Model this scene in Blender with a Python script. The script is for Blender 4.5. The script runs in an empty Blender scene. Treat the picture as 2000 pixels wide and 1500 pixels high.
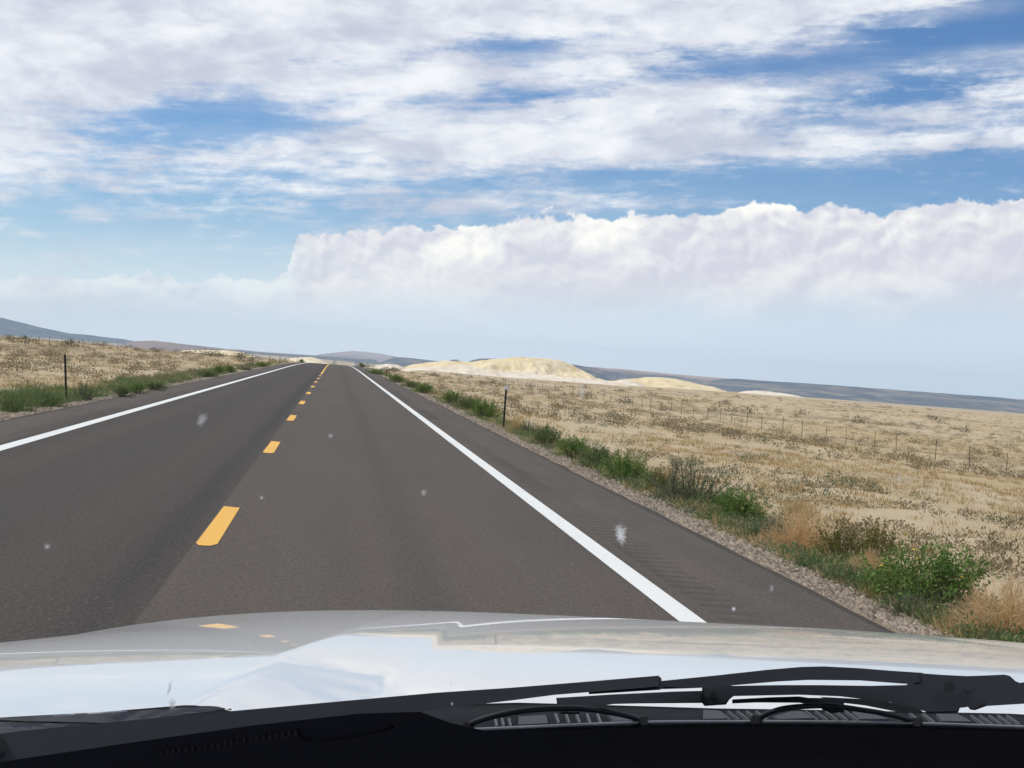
import bpy, bmesh, math, random
import numpy as np
from mathutils import Matrix, Vector

# ------------------------------------------------------------------ camera
SC = bpy.context.scene
COL = SC.collection
F_PX = 2950.0                      # focal length in pixels of the 2000 px wide photograph
CAM_H = 1.7
PX0, PY0 = 1000.0, 750.0
VPX, VPY, ROLL = 655.0, 690.0, 0.0735   # vanishing point of the road, slope of the horizon


def _ray_cam(px, py):
    return np.array([(px - PX0) / F_PX, -(py - PY0) / F_PX, -1.0])


_d = _ray_cam(VPX, VPY)
_d /= np.linalg.norm(_d)
_h = np.array([1.0, -ROLL, 0.0])
_xw = _h - _d * _h.dot(_d)
_xw /= np.linalg.norm(_xw)
_zw = np.cross(_xw, _d)
ROT = np.array([_xw, _d, _zw])     # camera -> world
cam_data = bpy.data.cameras.new('camera')
cam = bpy.data.objects.new('camera', cam_data)
COL.objects.link(cam)
m = Matrix.Identity(4)
for i in range(3):
    for j in range(3):
        m[i][j] = ROT[i, j]
m[2][3] = CAM_H
cam.matrix_world = m
cam_data.sensor_width = 36.0
cam_data.lens = 36.0 * F_PX / 2000.0
cam_data.clip_start = 0.02
cam_data.clip_end = 60000.0
SC.camera = cam


def ray(px, py):
    return ROT @ _ray_cam(px, py)


def at_depth(px, py, D):
    """World point at forward distance D seen through photo pixel px, py."""
    r = ray(px, py)
    return np.array([0, 0, CAM_H]) + r * (D / r[1])


# ------------------------------------------------------------------ render look
SC.render.engine = 'CYCLES'
SC.view_settings.view_transform = 'Standard'
SC.view_settings.look = 'None'
SC.view_settings.exposure = 0.3
SC.view_settings.gamma = 1.0
SC.cycles.use_denoising = True
SC.cycles.max_bounces = 8
SC.cycles.volume_bounces = 1
SC.cycles.transparent_max_bounces = 12
SC.cycles.sample_clamp_indirect = 4.0

# ------------------------------------------------------------------ sun
SUN_EL = math.radians(54.0)
SUN_AZ = math.radians(-68.0)        # from +Y towards +X: the sun stands to the left
sun_data = bpy.data.lights.new('sun', 'SUN')
sun_data.energy = 2.0
sun_data.angle = math.radians(5.0)
sun_data.color = (1.0, 0.95, 0.87)
sun = bpy.data.objects.new('sun', sun_data)
COL.objects.link(sun)
_sd = Vector((math.sin(SUN_AZ) * math.cos(SUN_EL), math.cos(SUN_AZ) * math.cos(SUN_EL), math.sin(SUN_EL)))
sun.rotation_euler = _sd.to_track_quat('Z', 'Y').to_euler()
sun.location = (0, 0, 60)


# ------------------------------------------------------------------ node helper
class NB:
    def __init__(self, tree):
        self.t = tree
        tree.nodes.clear()

    def n(self, kind, **kw):
        nd = self.t.nodes.new(kind)
        for k, v in kw.items():
            setattr(nd, k, v)
        return nd

    def put(self, sock, v):
        if v is None:
            return
        if isinstance(v, bpy.types.NodeSocket):
            self.t.links.new(v, sock)
        elif isinstance(v, (tuple, list)):
            if sock.type == 'RGBA' and len(v) == 3:
                v = (*v, 1.0)
            sock.default_value = v
        else:
            sock.default_value = v

    def m(self, op, a, b=None, c=None, clamp=False):
        nd = self.n('ShaderNodeMath', operation=op, use_clamp=clamp)
        for s, v in zip(nd.inputs, (a, b, c)):
            self.put(s, v)
        return nd.outputs[0]

    def add(self, a, b): return self.m('ADD', a, b)
    def sub(self, a, b): return self.m('SUBTRACT', a, b)
    def mul(self, a, b): return self.m('MULTIPLY', a, b)
    def div(self, a, b): return self.m('DIVIDE', a, b)

    def step(self, x, lo, hi, a=0.0, b=1.0, smooth=True):
        nd = self.n('ShaderNodeMapRange', interpolation_type='SMOOTHSTEP' if smooth else 'LINEAR')
        for s, v in zip(nd.inputs, (x, lo, hi, a, b)):
            self.put(s, v)
        return nd.outputs[0]

    def noise(self, vec, scale, detail=4.0, rough=0.5, dist=0.0):
        nd = self.n('ShaderNodeTexNoise')
        if vec is not None:
            self.put(nd.inputs['Vector'], vec)
        nd.inputs['Scale'].default_value = scale
        nd.inputs['Detail'].default_value = detail
        nd.inputs['Roughness'].default_value = rough
        nd.inputs['Distortion'].default_value = dist
        return nd.outputs[0]

    def xyz(self, v):
        nd = self.n('ShaderNodeSeparateXYZ')
        self.put(nd.inputs[0], v)
        return nd.outputs

    def vec(self, x, y, z=0.0):
        nd = self.n('ShaderNodeCombineXYZ')
        for s, v in zip(nd.inputs, (x, y, z)):
            self.put(s, v)
        return nd.outputs[0]

    def scale(self, v, s):
        nd = self.n('ShaderNodeMapping')
        self.put(nd.inputs['Vector'], v)
        nd.inputs['Scale'].default_value = s
        return nd.outputs[0]

    def mix(self, f, a, b, blend='MIX'):
        nd = self.n('ShaderNodeMix', data_type='RGBA', blend_type=blend)
        self.put(nd.inputs[0], f)
        self.put(nd.inputs[6], a)
        self.put(nd.inputs[7], b)
        return nd.outputs[2]

    def ramp(self, f, stops, interp='LINEAR'):
        nd = self.n('ShaderNodeValToRGB')
        cr = nd.color_ramp
        cr.interpolation = interp
        while len(cr.elements) < len(stops):
            cr.elements.new(0.5)
        for e, (p, c) in zip(cr.elements, stops):
            e.position = p
            e.color = (c, c, c, 1) if isinstance(c, (int, float)) else (*c, 1)
        self.put(nd.inputs[0], f)
        return nd.outputs[0]


# ------------------------------------------------------------------ world: Nishita sky and a direction based cloud layer
world = bpy.data.worlds.new('World')
SC.world = world
world.use_nodes = True
W = NB(world.node_tree)
SKY_K = 0.10
sky = W.n('ShaderNodeTexSky', sky_type='NISHITA')
sky.sun_disc = False
sky.sun_elevation = SUN_EL
sky.sun_rotation = SUN_AZ
sky.altitude = 1400.0
sky.air_density = 1.0
sky.dust_density = 0.25
sky.ozone_density = 2.6
geo = W.n('ShaderNodeNewGeometry')
tc = W.n('ShaderNodeTexCoord')
dx, dy, dz = W.xyz(tc.outputs['Generated'])
el = W.m('ARCSINE', dz)
az = W.m('ARCTAN2', dx, dy)
U = W.mul(az, F_PX)                 # azimuth and elevation in units of 1/2950 radian
E = W.mul(el, F_PX)
cx = W.add(W.sub(U, W.mul(E, -ROLL)), VPX)
cy = W.sub(W.add(W.mul(U, ROLL), VPY), E)
P = W.vec(cx, cy, 0.0)
# noise warps the map so that cloud edges are ragged
wn = W.n('ShaderNodeTexNoise')
W.put(wn.inputs['Vector'], W.scale(P, (0.004, 0.010, 1)))
wn.inputs['Scale'].default_value = 1.0
wn.inputs['Detail'].default_value = 5.0
wx, wy, _ = W.xyz(wn.outputs['Color'])
px_ = W.add(cx, W.mul(W.sub(wx, 0.5), 160.0))
py_ = W.add(cy, W.mul(W.sub(wy, 0.5), 50.0))
ROWS = [-1800, -1200, -800, -500, -300, -150, 0, 50, 100, 150, 200, 250, 300, 350, 400, 450, 500, 560]
COLS = [0, 250, 500, 750, 1000, 1250, 1500, 1750, 2000]
COV = {
    -1800: [.60, .60, .55, .55, .60, .60, .55, .55, .60],
    -1200: [.50, .60, .45, .60, .45, .60, .55, .45, .55],
    -800: [.65, .40, .65, .55, .70, .40, .60, .45, .60],
    -500: [.50, .65, .45, .70, .40, .75, .50, .65, .45],
    -300: [.70, .70, .75, .50, .80, .60, .70, .55, .60],
    -150: [.90, .95, .90, .95, .95, .90, .95, .85, .80],
    0: [1., 1., 1., 1., .95, .92, .97, .90, .85],
    50: [1., 1., 1., 1., .92, .82, .95, .72, .22],
    100: [1., 1., .92, .80, .25, .70, .62, .12, .05],
    150: [1., 1., .88, .72, .78, .60, .22, .36, .40],
    200: [.92, .80, .45, .76, .32, .82, .68, .32, .72],
    250: [.68, .44, .18, .62, .88, .80, .55, .48, .46],
    300: [.85, .42, .64, .80, .86, .80, .70, .68, .66],
    350: [.64, .58, .50, .55, .40, .28, .18, .18, .14],
    400: [.42, .42, .46, .54, .55, .50, .28, .34, .34],
    450: [.38, .40, .30, .4, .4, .3, .2, .2, .2],
    500: [.34, .34, .36, .3, .2, .2, .2, .2, .2],
    560: [.3, .3, .3, .3, .2, .2, .2, .2, .2],
}
rowpos = W.step(py_, ROWS[0], ROWS[-1], 0.0, 1.0, smooth=False)
cov = None
for k, xc in enumerate(COLS):
    stops = [((r - ROWS[0]) / (ROWS[-1] - ROWS[0]), COV[r][k]) for r in ROWS]
    val = W.ramp(rowpos, stops)
    w = px_
    if k == 0:
        w = W.m('MAXIMUM', w, float(COLS[0]))
    if k == len(COLS) - 1:
        w = W.m('MINIMUM', w, float(COLS[-1]))
    w = W.m('SUBTRACT', 1.0, W.div(W.m('ABSOLUTE', W.sub(w, float(xc))), 250.0), clamp=True)
    term = W.mul(val, w)
    cov = term if cov is None else W.add(cov, term)
streak = W.noise(W.scale(P, (0.0040, 0.027, 1)), 1.0, 9.0, 0.62, 0.15)
fine = W.noise(W.scale(P, (0.013, 0.034, 1)), 1.0, 8.0, 0.66, 0.2)
nsum = W.add(W.mul(W.sub(streak, 0.5), 1.05), W.mul(W.sub(fine, 0.5), 0.75))
alpha = W.step(W.add(cov, nsum), 0.30, 0.76)
veil = W.mul(W.step(W.noise(W.scale(P, (0.0022, 0.012, 1)), 1.0, 6.0, 0.6, 0.1), 0.36, 0.66), W.mul(W.step(cy, 330.0, 150.0, 0.16, 0.45), W.step(cov, 0.12, 0.5)))
alpha = W.mul(W.sub(1.0, W.mul(W.sub(1.0, alpha), W.sub(1.0, veil))), 0.95)
# cloud shade: thin bright parts and greyer thick parts
shade_n = W.noise(W.scale(P, (0.0030, 0.0085, 1)), 1.0, 6.0, 0.55, 0.4)
shade_f = W.noise(W.scale(P, (0.010, 0.022, 1)), 1.0, 6.0, 0.6, 0.3)
shade = W.step(W.add(W.mul(shade_n, 0.65), W.mul(shade_f, 0.35)), 0.36, 0.64)
k10 = 1.0 / SKY_K
hi_cloud = W.mix(shade, tuple(c * k10 for c in (.51, .525, .62)), tuple(c * k10 for c in (.83, .83, .85)))
skycol = W.n('ShaderNodeHueSaturation')
skycol.inputs['Saturation'].default_value = 1.22
skycol.inputs['Value'].default_value = 0.82
W.put(skycol.inputs['Color'], sky.outputs[0])
lowhaze = W.step(cy, 400.0, 690.0)
low_col = W.mix(W.step(cx, 700.0, 1900.0), tuple(c * k10 for c in (.72, .79, .91)), tuple(c * k10 for c in (.58, .66, .79)))
sky_t = W.mix(1.0, skycol.outputs[0], (.95, .965, 1.05), 'MULTIPLY')
base_sky = W.mix(W.mul(lowhaze, 0.85), sky_t, low_col)
col1 = W.mix(alpha, base_sky, hi_cloud)
# the cumulus bank low over the horizon
TOP = [(-600, 560), (0, 548), (170, 535), (300, 533), (380, 560), (440, 534), (540, 536), (566, 500), (582, 458), (640, 452), (900, 446),
       (1000, 430), (1060, 424), (1150, 418), (1260, 412), (1340, 418), (1450, 408), (1550, 408), (1660, 416), (1760, 412), (1840, 402), (1930, 408), (2050, 412), (2600, 440)]
tpos = W.step(cx, -600.0, 2600.0, 0.0, 1.0, smooth=False)
tval = W.ramp(tpos, [((a + 600) / 3200.0, (b - 300) / 400.0) for a, b in TOP])
top_y = W.add(W.mul(tval, 400.0), 300.0)
puff = W.noise(P, 0.016, 8.0, 0.58, 0.3)
puff2 = W.noise(P, 0.045, 5.0, 0.6, 0.2)
puff3 = W.noise(W.scale(P, (0.0045, 0.007, 1)), 1.0, 3.0, 0.5, 0.0)
inside = W.add(W.sub(cy, top_y), W.add(W.add(W.mul(W.sub(puff, 0.5), 74.0), W.mul(W.sub(puff3, 0.5), 60.0)), W.mul(W.sub(puff2, 0.5), 26.0)))
cm = W.step(inside, 0.0, 9.0)
rightness = W.step(cx, 540.0, 620.0)
cm = W.mul(cm, W.add(W.mul(rightness, 0.45), 0.5))
fade = W.step(W.add(cy, W.mul(W.sub(puff3, 0.5), 90.0)), 545.0, 655.0, 1.0, 0.0)
cm = W.mul(cm, fade)
Poff = W.vec(W.sub(cx, 10.0), W.sub(cy, 14.0), 0.0)


def billow(vec):
    """Cauliflower lumps: rounded bumps with sharp creases, in three sizes, pushed about by noise."""
    jn = W.n('ShaderNodeTexNoise')
    W.put(jn.inputs['Vector'], vec)
    jn.inputs['Scale'].default_value = 0.012
    jn.inputs['Detail'].default_value = 4.0
    jx, jy, _z = W.xyz(jn.outputs['Color'])
    vx, vy, _z = W.xyz(vec)
    v = W.vec(W.add(vx, W.mul(W.sub(jx, .5), 90.0)), W.mul(W.add(vy, W.mul(W.sub(jy, .5), 70.0)), 1.25), 0.0)
    tot = None
    for sc_, am in ((0.014, .55), (0.031, .30), (0.07, .15)):
        vo = W.n('ShaderNodeTexVoronoi', feature='F1')
        W.put(vo.inputs['Vector'], v)
        vo.inputs['Scale'].default_value = sc_
        t_ = W.mul(vo.outputs['Distance'], -am)
        tot = t_ if tot is None else W.add(tot, t_)
    return tot


b1 = billow(P)
b2 = billow(Poff)
depth_k = W.step(inside, 0.0, 170.0, 1.6, 0.45)
relief = W.mul(W.sub(b1, b2), depth_k)
rim = W.step(inside, 8.0, 90.0, 1.0, 0.0)
patch = W.step(W.noise(W.scale(P, (0.004, 0.008, 1)), 1.0, 4.0, 0.5, 0.3), 0.44, 0.60)
lit = W.m('ADD', W.add(W.mul(W.mul(rim, W.add(W.mul(patch, .6), .45)), 0.62), relief), W.add(W.mul(patch, 0.38), 0.08), clamp=True)
cum = W.mix(lit, tuple(c * k10 for c in (.60, .59, .66)), tuple(c * k10 for c in (.92, .89, .84)))
col2 = W.mix(cm, col1, cum)
bg = W.n('ShaderNodeBackground')
W.put(bg.inputs['Color'], col2)
bg.inputs['Strength'].default_value = SKY_K
wo = W.n('ShaderNodeOutputWorld')
W.t.links.new(bg.outputs[0], wo.inputs['Surface'])

# ------------------------------------------------------------------ mesh helpers
rng = np.random.default_rng(7)
random.seed(7)


def mk(name, V, F, mat=None, parent=None, smooth=False, loc=None):
    """One mesh object out of arrays: V (n,3), F (k,3 or 4) or a list of such arrays."""
    V = np.asarray(V, dtype=np.float32).reshape(-1, 3)
    Fs = F if isinstance(F, list) and len(F) and isinstance(F[0], np.ndarray) and F[0].ndim == 2 else [np.asarray(F)]
    me = bpy.data.meshes.new(name)
    me.vertices.add(len(V))
    me.vertices.foreach_set('co', V.ravel())
    loops = np.concatenate([f.ravel() for f in Fs]).astype(np.int32)
    sizes = np.concatenate([np.full(len(f), f.shape[1]) for f in Fs]).astype(np.int32)
    starts = np.concatenate([[0], np.cumsum(sizes)[:-1]]).astype(np.int32)
    me.loops.add(len(loops))
    me.loops.foreach_set('vertex_index', loops)
    me.polygons.add(len(sizes))
    me.polygons.foreach_set('loop_start', starts)
    me.polygons.foreach_set('use_smooth', np.full(len(sizes), smooth))
    me.update(calc_edges=True)
    me.validate()
    if mat:
        me.materials.append(mat)
    o = bpy.data.objects.new(name, me)
    COL.objects.link(o)
    if parent:
        o.parent = parent
    if loc is not None:
        o.location = loc
    return o


def from_bm(name, bm, mat=None, parent=None, smooth=False):
    bmesh.ops.recalc_face_normals(bm, faces=bm.faces)
    me = bpy.data.meshes.new(name)
    bm.to_mesh(me)
    bm.free()
    if smooth:
        for p in me.polygons:
            p.use_smooth = True
    if mat:
        me.materials.append(mat)
    o = bpy.data.objects.new(name, me)
    COL.objects.link(o)
    if parent:
        o.parent = parent
    return o


def empty(name, loc=(0, 0, 0), rz=0.0):
    o = bpy.data.objects.new(name, None)
    o.location = loc
    o.rotation_euler = (0, 0, rz)
    o.empty_display_size = 0.2
    COL.objects.link(o)
    return o


def tag(o, label=None, cat=None, group=None, kind=None):
    if label: o['label'] = label
    if cat: o['category'] = cat
    if group: o['group'] = group
    if kind: o['kind'] = kind
    return o


def grid_faces(nr, nc):
    i = np.arange(nr - 1)[:, None] * nc + np.arange(nc - 1)[None, :]
    i = i.ravel()
    return np.stack([i, i + 1, i + nc + 1, i + nc], 1)


def vnoise(x, y, seed=0):
    """Smooth value noise, 0..1."""
    x = np.asarray(x, float); y = np.asarray(y, float)
    xi = np.floor(x).astype(np.int64); yi = np.floor(y).astype(np.int64)
    fx = x - xi; fy = y - yi
    fx = fx * fx * (3 - 2 * fx); fy = fy * fy * (3 - 2 * fy)

    def hsh(a, b):
        n = (a * 374761393 + b * 668265263 + seed * 974711) & 0x7fffffff
        n = ((n ^ (n >> 13)) * 1274126177) & 0x7fffffff
        n = n ^ (n >> 16)
        return (n & 0xffff) / 65535.0
    return (hsh(xi, yi) * (1 - fx) + hsh(xi + 1, yi) * fx) * (1 - fy) + (hsh(xi, yi + 1) * (1 - fx) + hsh(xi + 1, yi + 1) * fx) * fy


def fbm(x, y, o=4, seed=0, g=0.5):
    s, a, t = 0.0, 1.0, 0.0
    for k in range(o):
        s = s + a * vnoise(np.asarray(x) * 2 ** k, np.asarray(y) * 2 ** k, seed + k * 17)
        t += a
        a *= g
    return s / t


def sstep(x, a, b):
    t = np.clip((np.asarray(x, float) - a) / (b - a), 0, 1)
    return t * t * (3 - 2 * t)


# ------------------------------------------------------------------ materials
def material(name):
    mt = bpy.data.materials.new(name)
    mt.use_nodes = True
    b = NB(mt.node_tree)
    out = b.n('ShaderNodeOutputMaterial')
    return mt, b, out


def principled(b, out, color, rough=0.8, bump=None, bump_s=0.3, bump_d=0.02, spec=0.3, **kw):
    p = b.n('ShaderNodeBsdfPrincipled')
    b.put(p.inputs['Base Color'], color)
    b.put(p.inputs['Roughness'], rough)
    p.inputs['Specular IOR Level'].default_value = spec
    for k, v in kw.items():
        b.put(p.inputs[k.replace('_', ' ')], v)
    if bump is not None:
        bn = b.n('ShaderNodeBump')
        bn.inputs['Strength'].default_value = bump_s
        bn.inputs['Distance'].default_value = bump_d
        b.put(bn.inputs['Height'], bump)
        b.t.links.new(bn.outputs[0], p.inputs['Normal'])
    b.t.links.new(p.outputs[0], out.inputs['Surface'])
    return p


def simple(name, color, rough=0.6, var=0.15, scale=30.0, spec=0.3, bump=0.0, **kw):
    mt, b, out = material(name)
    g = b.n('ShaderNodeTexCoord')
    n = b.noise(g.outputs['Object'], scale, 4.0)
    c = b.mix(n, tuple(x * (1 - var) for x in color), tuple(min(1, x * (1 + var)) for x in color))
    principled(b, out, c, rough, bump=n if bump else None, bump_s=bump, spec=spec, **kw)
    return mt


def mat_ground():
    mt, b, out = material('desert_ground')
    g = b.n('ShaderNodeNewGeometry')
    p = g.outputs['Position']
    big = b.noise(b.scale(p, (0.03, 0.012, 1)), 1.0, 5.0, 0.55, 0.4)
    mid = b.noise(b.scale(p, (0.25, 0.12, 1)), 1.0, 6.0, 0.6, 0.3)
    fine = b.noise(p, 3.0, 8.0, 0.65)
    grit = b.noise(p, 22.0, 6.0, 0.7)
    c = b.mix(b.step(mid, 0.35, 0.65), (.54, .44, .30), (.47, .36, .215))
    c = b.mix(b.step(big, 0.45, 0.66), c, (.45, .335, .175))
    c = b.mix(b.mul(b.step(fine, 0.56, 0.76), 0.5), c, (.22, .165, .105))
    c = b.mix(b.mul(b.step(grit, 0.35, 0.7), 0.35), c, (.50, .42, .32))
    farv = b.noise(b.scale(p, (0.05, 0.02, 1)), 1.0, 7.0, 0.65, 0.2)
    c = b.mix(b.mul(b.step(farv, 0.50, 0.62), 0.6), c, (.20, .155, .095))
    x, y, z = b.xyz(p)
    edge = b.step(b.add(b.m('ABSOLUTE', b.add(x, .96)), b.mul(b.sub(fine, .5), .5)), 5.75, 6.05, 1.0, 0.0)
    c = b.mix(b.mul(edge, .9), c, b.mix(b.step(grit, .4, .62), (.15, .12, .09), (.33, .27, .20)))
    clod = b.noise(p, 7.0, 5.0, 0.7)
    c = b.mix(b.mul(b.step(clod, 0.56, 0.68), 0.4), c, (.25, .19, .125))
    h = b.add(b.add(b.mul(fine, 0.6), b.mul(grit, 0.2)), b.mul(clod, .3))
    principled(b, out, c, 0.95, bump=h, bump_s=0.9, bump_d=0.10, spec=0.1)
    return mt


def mat_asphalt(name, lane):
    mt, b, out = material(name)
    g = b.n('ShaderNodeNewGeometry')
    p = g.outputs['Position']
    x, y, z = b.xyz(p)
    grit = b.noise(p, 140.0, 3.0, 0.7)
    vo = b.n('ShaderNodeTexVoronoi')
    b.put(vo.inputs['Vector'], p)
    vo.inputs['Scale'].default_value = 75.0
    stone = b.xyz(vo.outputs['Color'])[0]
    coarse = b.noise(p, 34.0, 4.0, 0.75)
    blot = b.noise(b.scale(p, (0.9, 0.10, 1)), 1.0, 5.0, 0.55, 0.3)
    blot2 = b.noise(b.scale(p, (2.2, 0.5, 1)), 1.0, 6.0, 0.6, 0.3)
    if lane:
        left = b.m('LESS_THAN', b.add(x, b.mul(b.sub(b.noise(b.vec(0, y, 0), 4.0, 3.0), 0.5), 0.03)), -1.075)
        c = b.mix(left, (.098, .083, .072), (.054, .047, .043))
        # polished wheel tracks and a darker oil strip between them, joint beside the centre line
        for cxp, wd, col, am in ((-0.16, .45, (.103, .090, .080), .55), (1.75, .5, (.103, .090, .080), .5), (.8, .35, (.062, .056, .054), .55),
                                 (-3.9, .5, (.082, .070, .062), .45), (-2.1, .45, (.074, .064, .057), .45), (-2.95, .35, (.05, .047, .046), .55), (-1.33, .30, (.030, .027, .026), .9)):
            d = b.step(b.m('ABSOLUTE', b.sub(x, cxp)), 0.0, wd, 1.0, 0.0)
            c = b.mix(b.mul(d, am), c, col)
        h = b.add(grit, stone)
    else:
        c = b.mix(b.step(blot2, 0.38, 0.66), (.088, .076, .068), (.107, .091, .080))
        d = b.step(b.m('ABSOLUTE', b.sub(b.m('ABSOLUTE', b.add(x, 1.01)), 3.95)), 0.16, 0.30, 1.0, 0.0)
        c = b.mix(b.mul(d, b.step(blot, 0.45, 0.6)), c, (.066, .057, .05))
        # milled rumble strip: grooves across the shoulder every 305 mm
        groove = b.m('POWER', b.m('ABSOLUTE', b.m('SINE', b.mul(y, math.pi / 0.305))), 3.0)
        gx = b.step(b.m('ABSOLUTE', b.sub(b.m('ABSOLUTE', b.add(x, 1.01)), 4.02)), 0.17, 0.24, 1.0, 0.0)
        rumble = b.mul(groove, gx)
        h = b.sub(b.mul(b.add(grit, stone), 0.5), b.mul(rumble, 3.0))
        c = b.mix(b.mul(rumble, 0.45), c, (.045, .04, .036))
        ed = b.m('ABSOLUTE', b.add(x, .96))
        c = b.mix(b.mul(b.step(b.add(ed, b.mul(blot2, .08)), 5.02, 5.06), .85), c, (.030, .027, .025))
    c = b.mix(b.mul(b.step(blot, 0.4, 0.7), 0.35), c, (.06, .054, .05))
    c = b.mix(b.mul(b.step(grit, 0.45, 0.75), 0.4), c, (.14, .122, .105))
    mid = b.noise(p, 11.0, 4.0, 0.7)
    c = b.mix(b.mul(b.step(mid, 0.50, 0.68), 0.35), c, (.034, .030, .027))
    c = b.mix(b.mul(b.step(coarse, 0.50, 0.66), 0.6), c, (.028, .025, .022))
    c = b.mix(b.mul(b.step(coarse, 0.48, 0.34), 0.50), c, (.16, .138, .118))
    c = b.mix(b.mul(b.step(stone, 0.94, 0.99), 0.35), c, (.20, .18, .155))
    c = b.mix(b.mul(b.step(stone, 0.12, 0.0), 0.6), c, (.03, .027, .025))
    c = b.mix(1.0, c, (1.03, 1.0, .96), 'MULTIPLY')
    principled(b, out, c, 0.85, bump=h, bump_s=0.55, bump_d=0.008, spec=0.22)
    return mt


def mat_paint(name, col, dirt):
    mt, b, out = material(name)
    g = b.n('ShaderNodeNewGeometry')
    p = g.outputs['Position']
    n1 = b.noise(p, 60.0, 5.0, 0.7)
    n2 = b.noise(b.scale(p, (3.0, 0.4, 1)), 1.0, 5.0, 0.6)
    c = b.mix(b.mul(b.step(n2, 0.45, 0.75), 0.25), col, dirt)
    c = b.mix(b.mul(b.step(n1, 0.54, 0.66), 0.45), c, dirt)
    principled(b, out, c, 0.6, bump=n1, bump_s=0.3, bump_d=0.004)
    return mt


def mat_rock(name, c1, c2, c3, s, band=0.0, rough=0.95):
    """Layered far terrain."""
    mt, b, out = material(name)
    g = b.n('ShaderNodeNewGeometry')
    p = g.outputs['Position']
    n1 = b.noise(b.scale(p, (s, s, s * 4)), 1.0, 6.0, 0.6, 0.4)
    n2 = b.noise(b.scale(p, (s * 5, s * 5, s * 12)), 1.0, 6.0, 0.65, 0.2)
    c = b.mix(b.step(n1, 0.38, 0.62), c1, c2)
    c = b.mix(b.step(n2, 0.48, 0.66), c, c3)
    if band:
        x, y, z = b.xyz(p)
        bn = b.noise(b.vec(b.mul(x, s * 0.4), 0.0, b.mul(z, band)), 1.0, 3.0)
        c = b.mix(b.mul(b.step(bn, 0.5, 0.6), 0.6), c, c3)
    principled(b, out, c, rough, bump=n2, bump_s=0.5, bump_d=1.5, spec=0.1)
    return mt


def mat_leaf(name, c1, c2, c3=None, trans=0.25, rough=0.7):
    mt, b, out = material(name)
    g = b.n('ShaderNodeNewGeometry')
    oi = b.n('ShaderNodeObjectInfo')
    r = g.outputs['Random Per Island']
    n = b.noise(g.outputs['Position'], 5.0, 3.0)
    c = b.mix(r, c1, c2)
    if c3:
        c = b.mix(b.mul(b.step(n, 0.50, 0.66), 0.8), c, c3)
    p = b.n('ShaderNodeBsdfPrincipled')
    b.put(p.inputs['Base Color'], c)
    p.inputs['Roughness'].default_value = rough
    p.inputs['Specular IOR Level'].default_value = 0.25
    tr = b.n('ShaderNodeBsdfTranslucent')
    b.put(tr.inputs['Color'], c)
    mx = b.n('ShaderNodeMixShader')
    mx.inputs[0].default_value = trans
    b.t.links.new(p.outputs[0], mx.inputs[1])
    b.t.links.new(tr.outputs[0], mx.inputs[2])
    b.t.links.new(mx.outputs[0], out.inputs['Surface'])
    return mt


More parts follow.
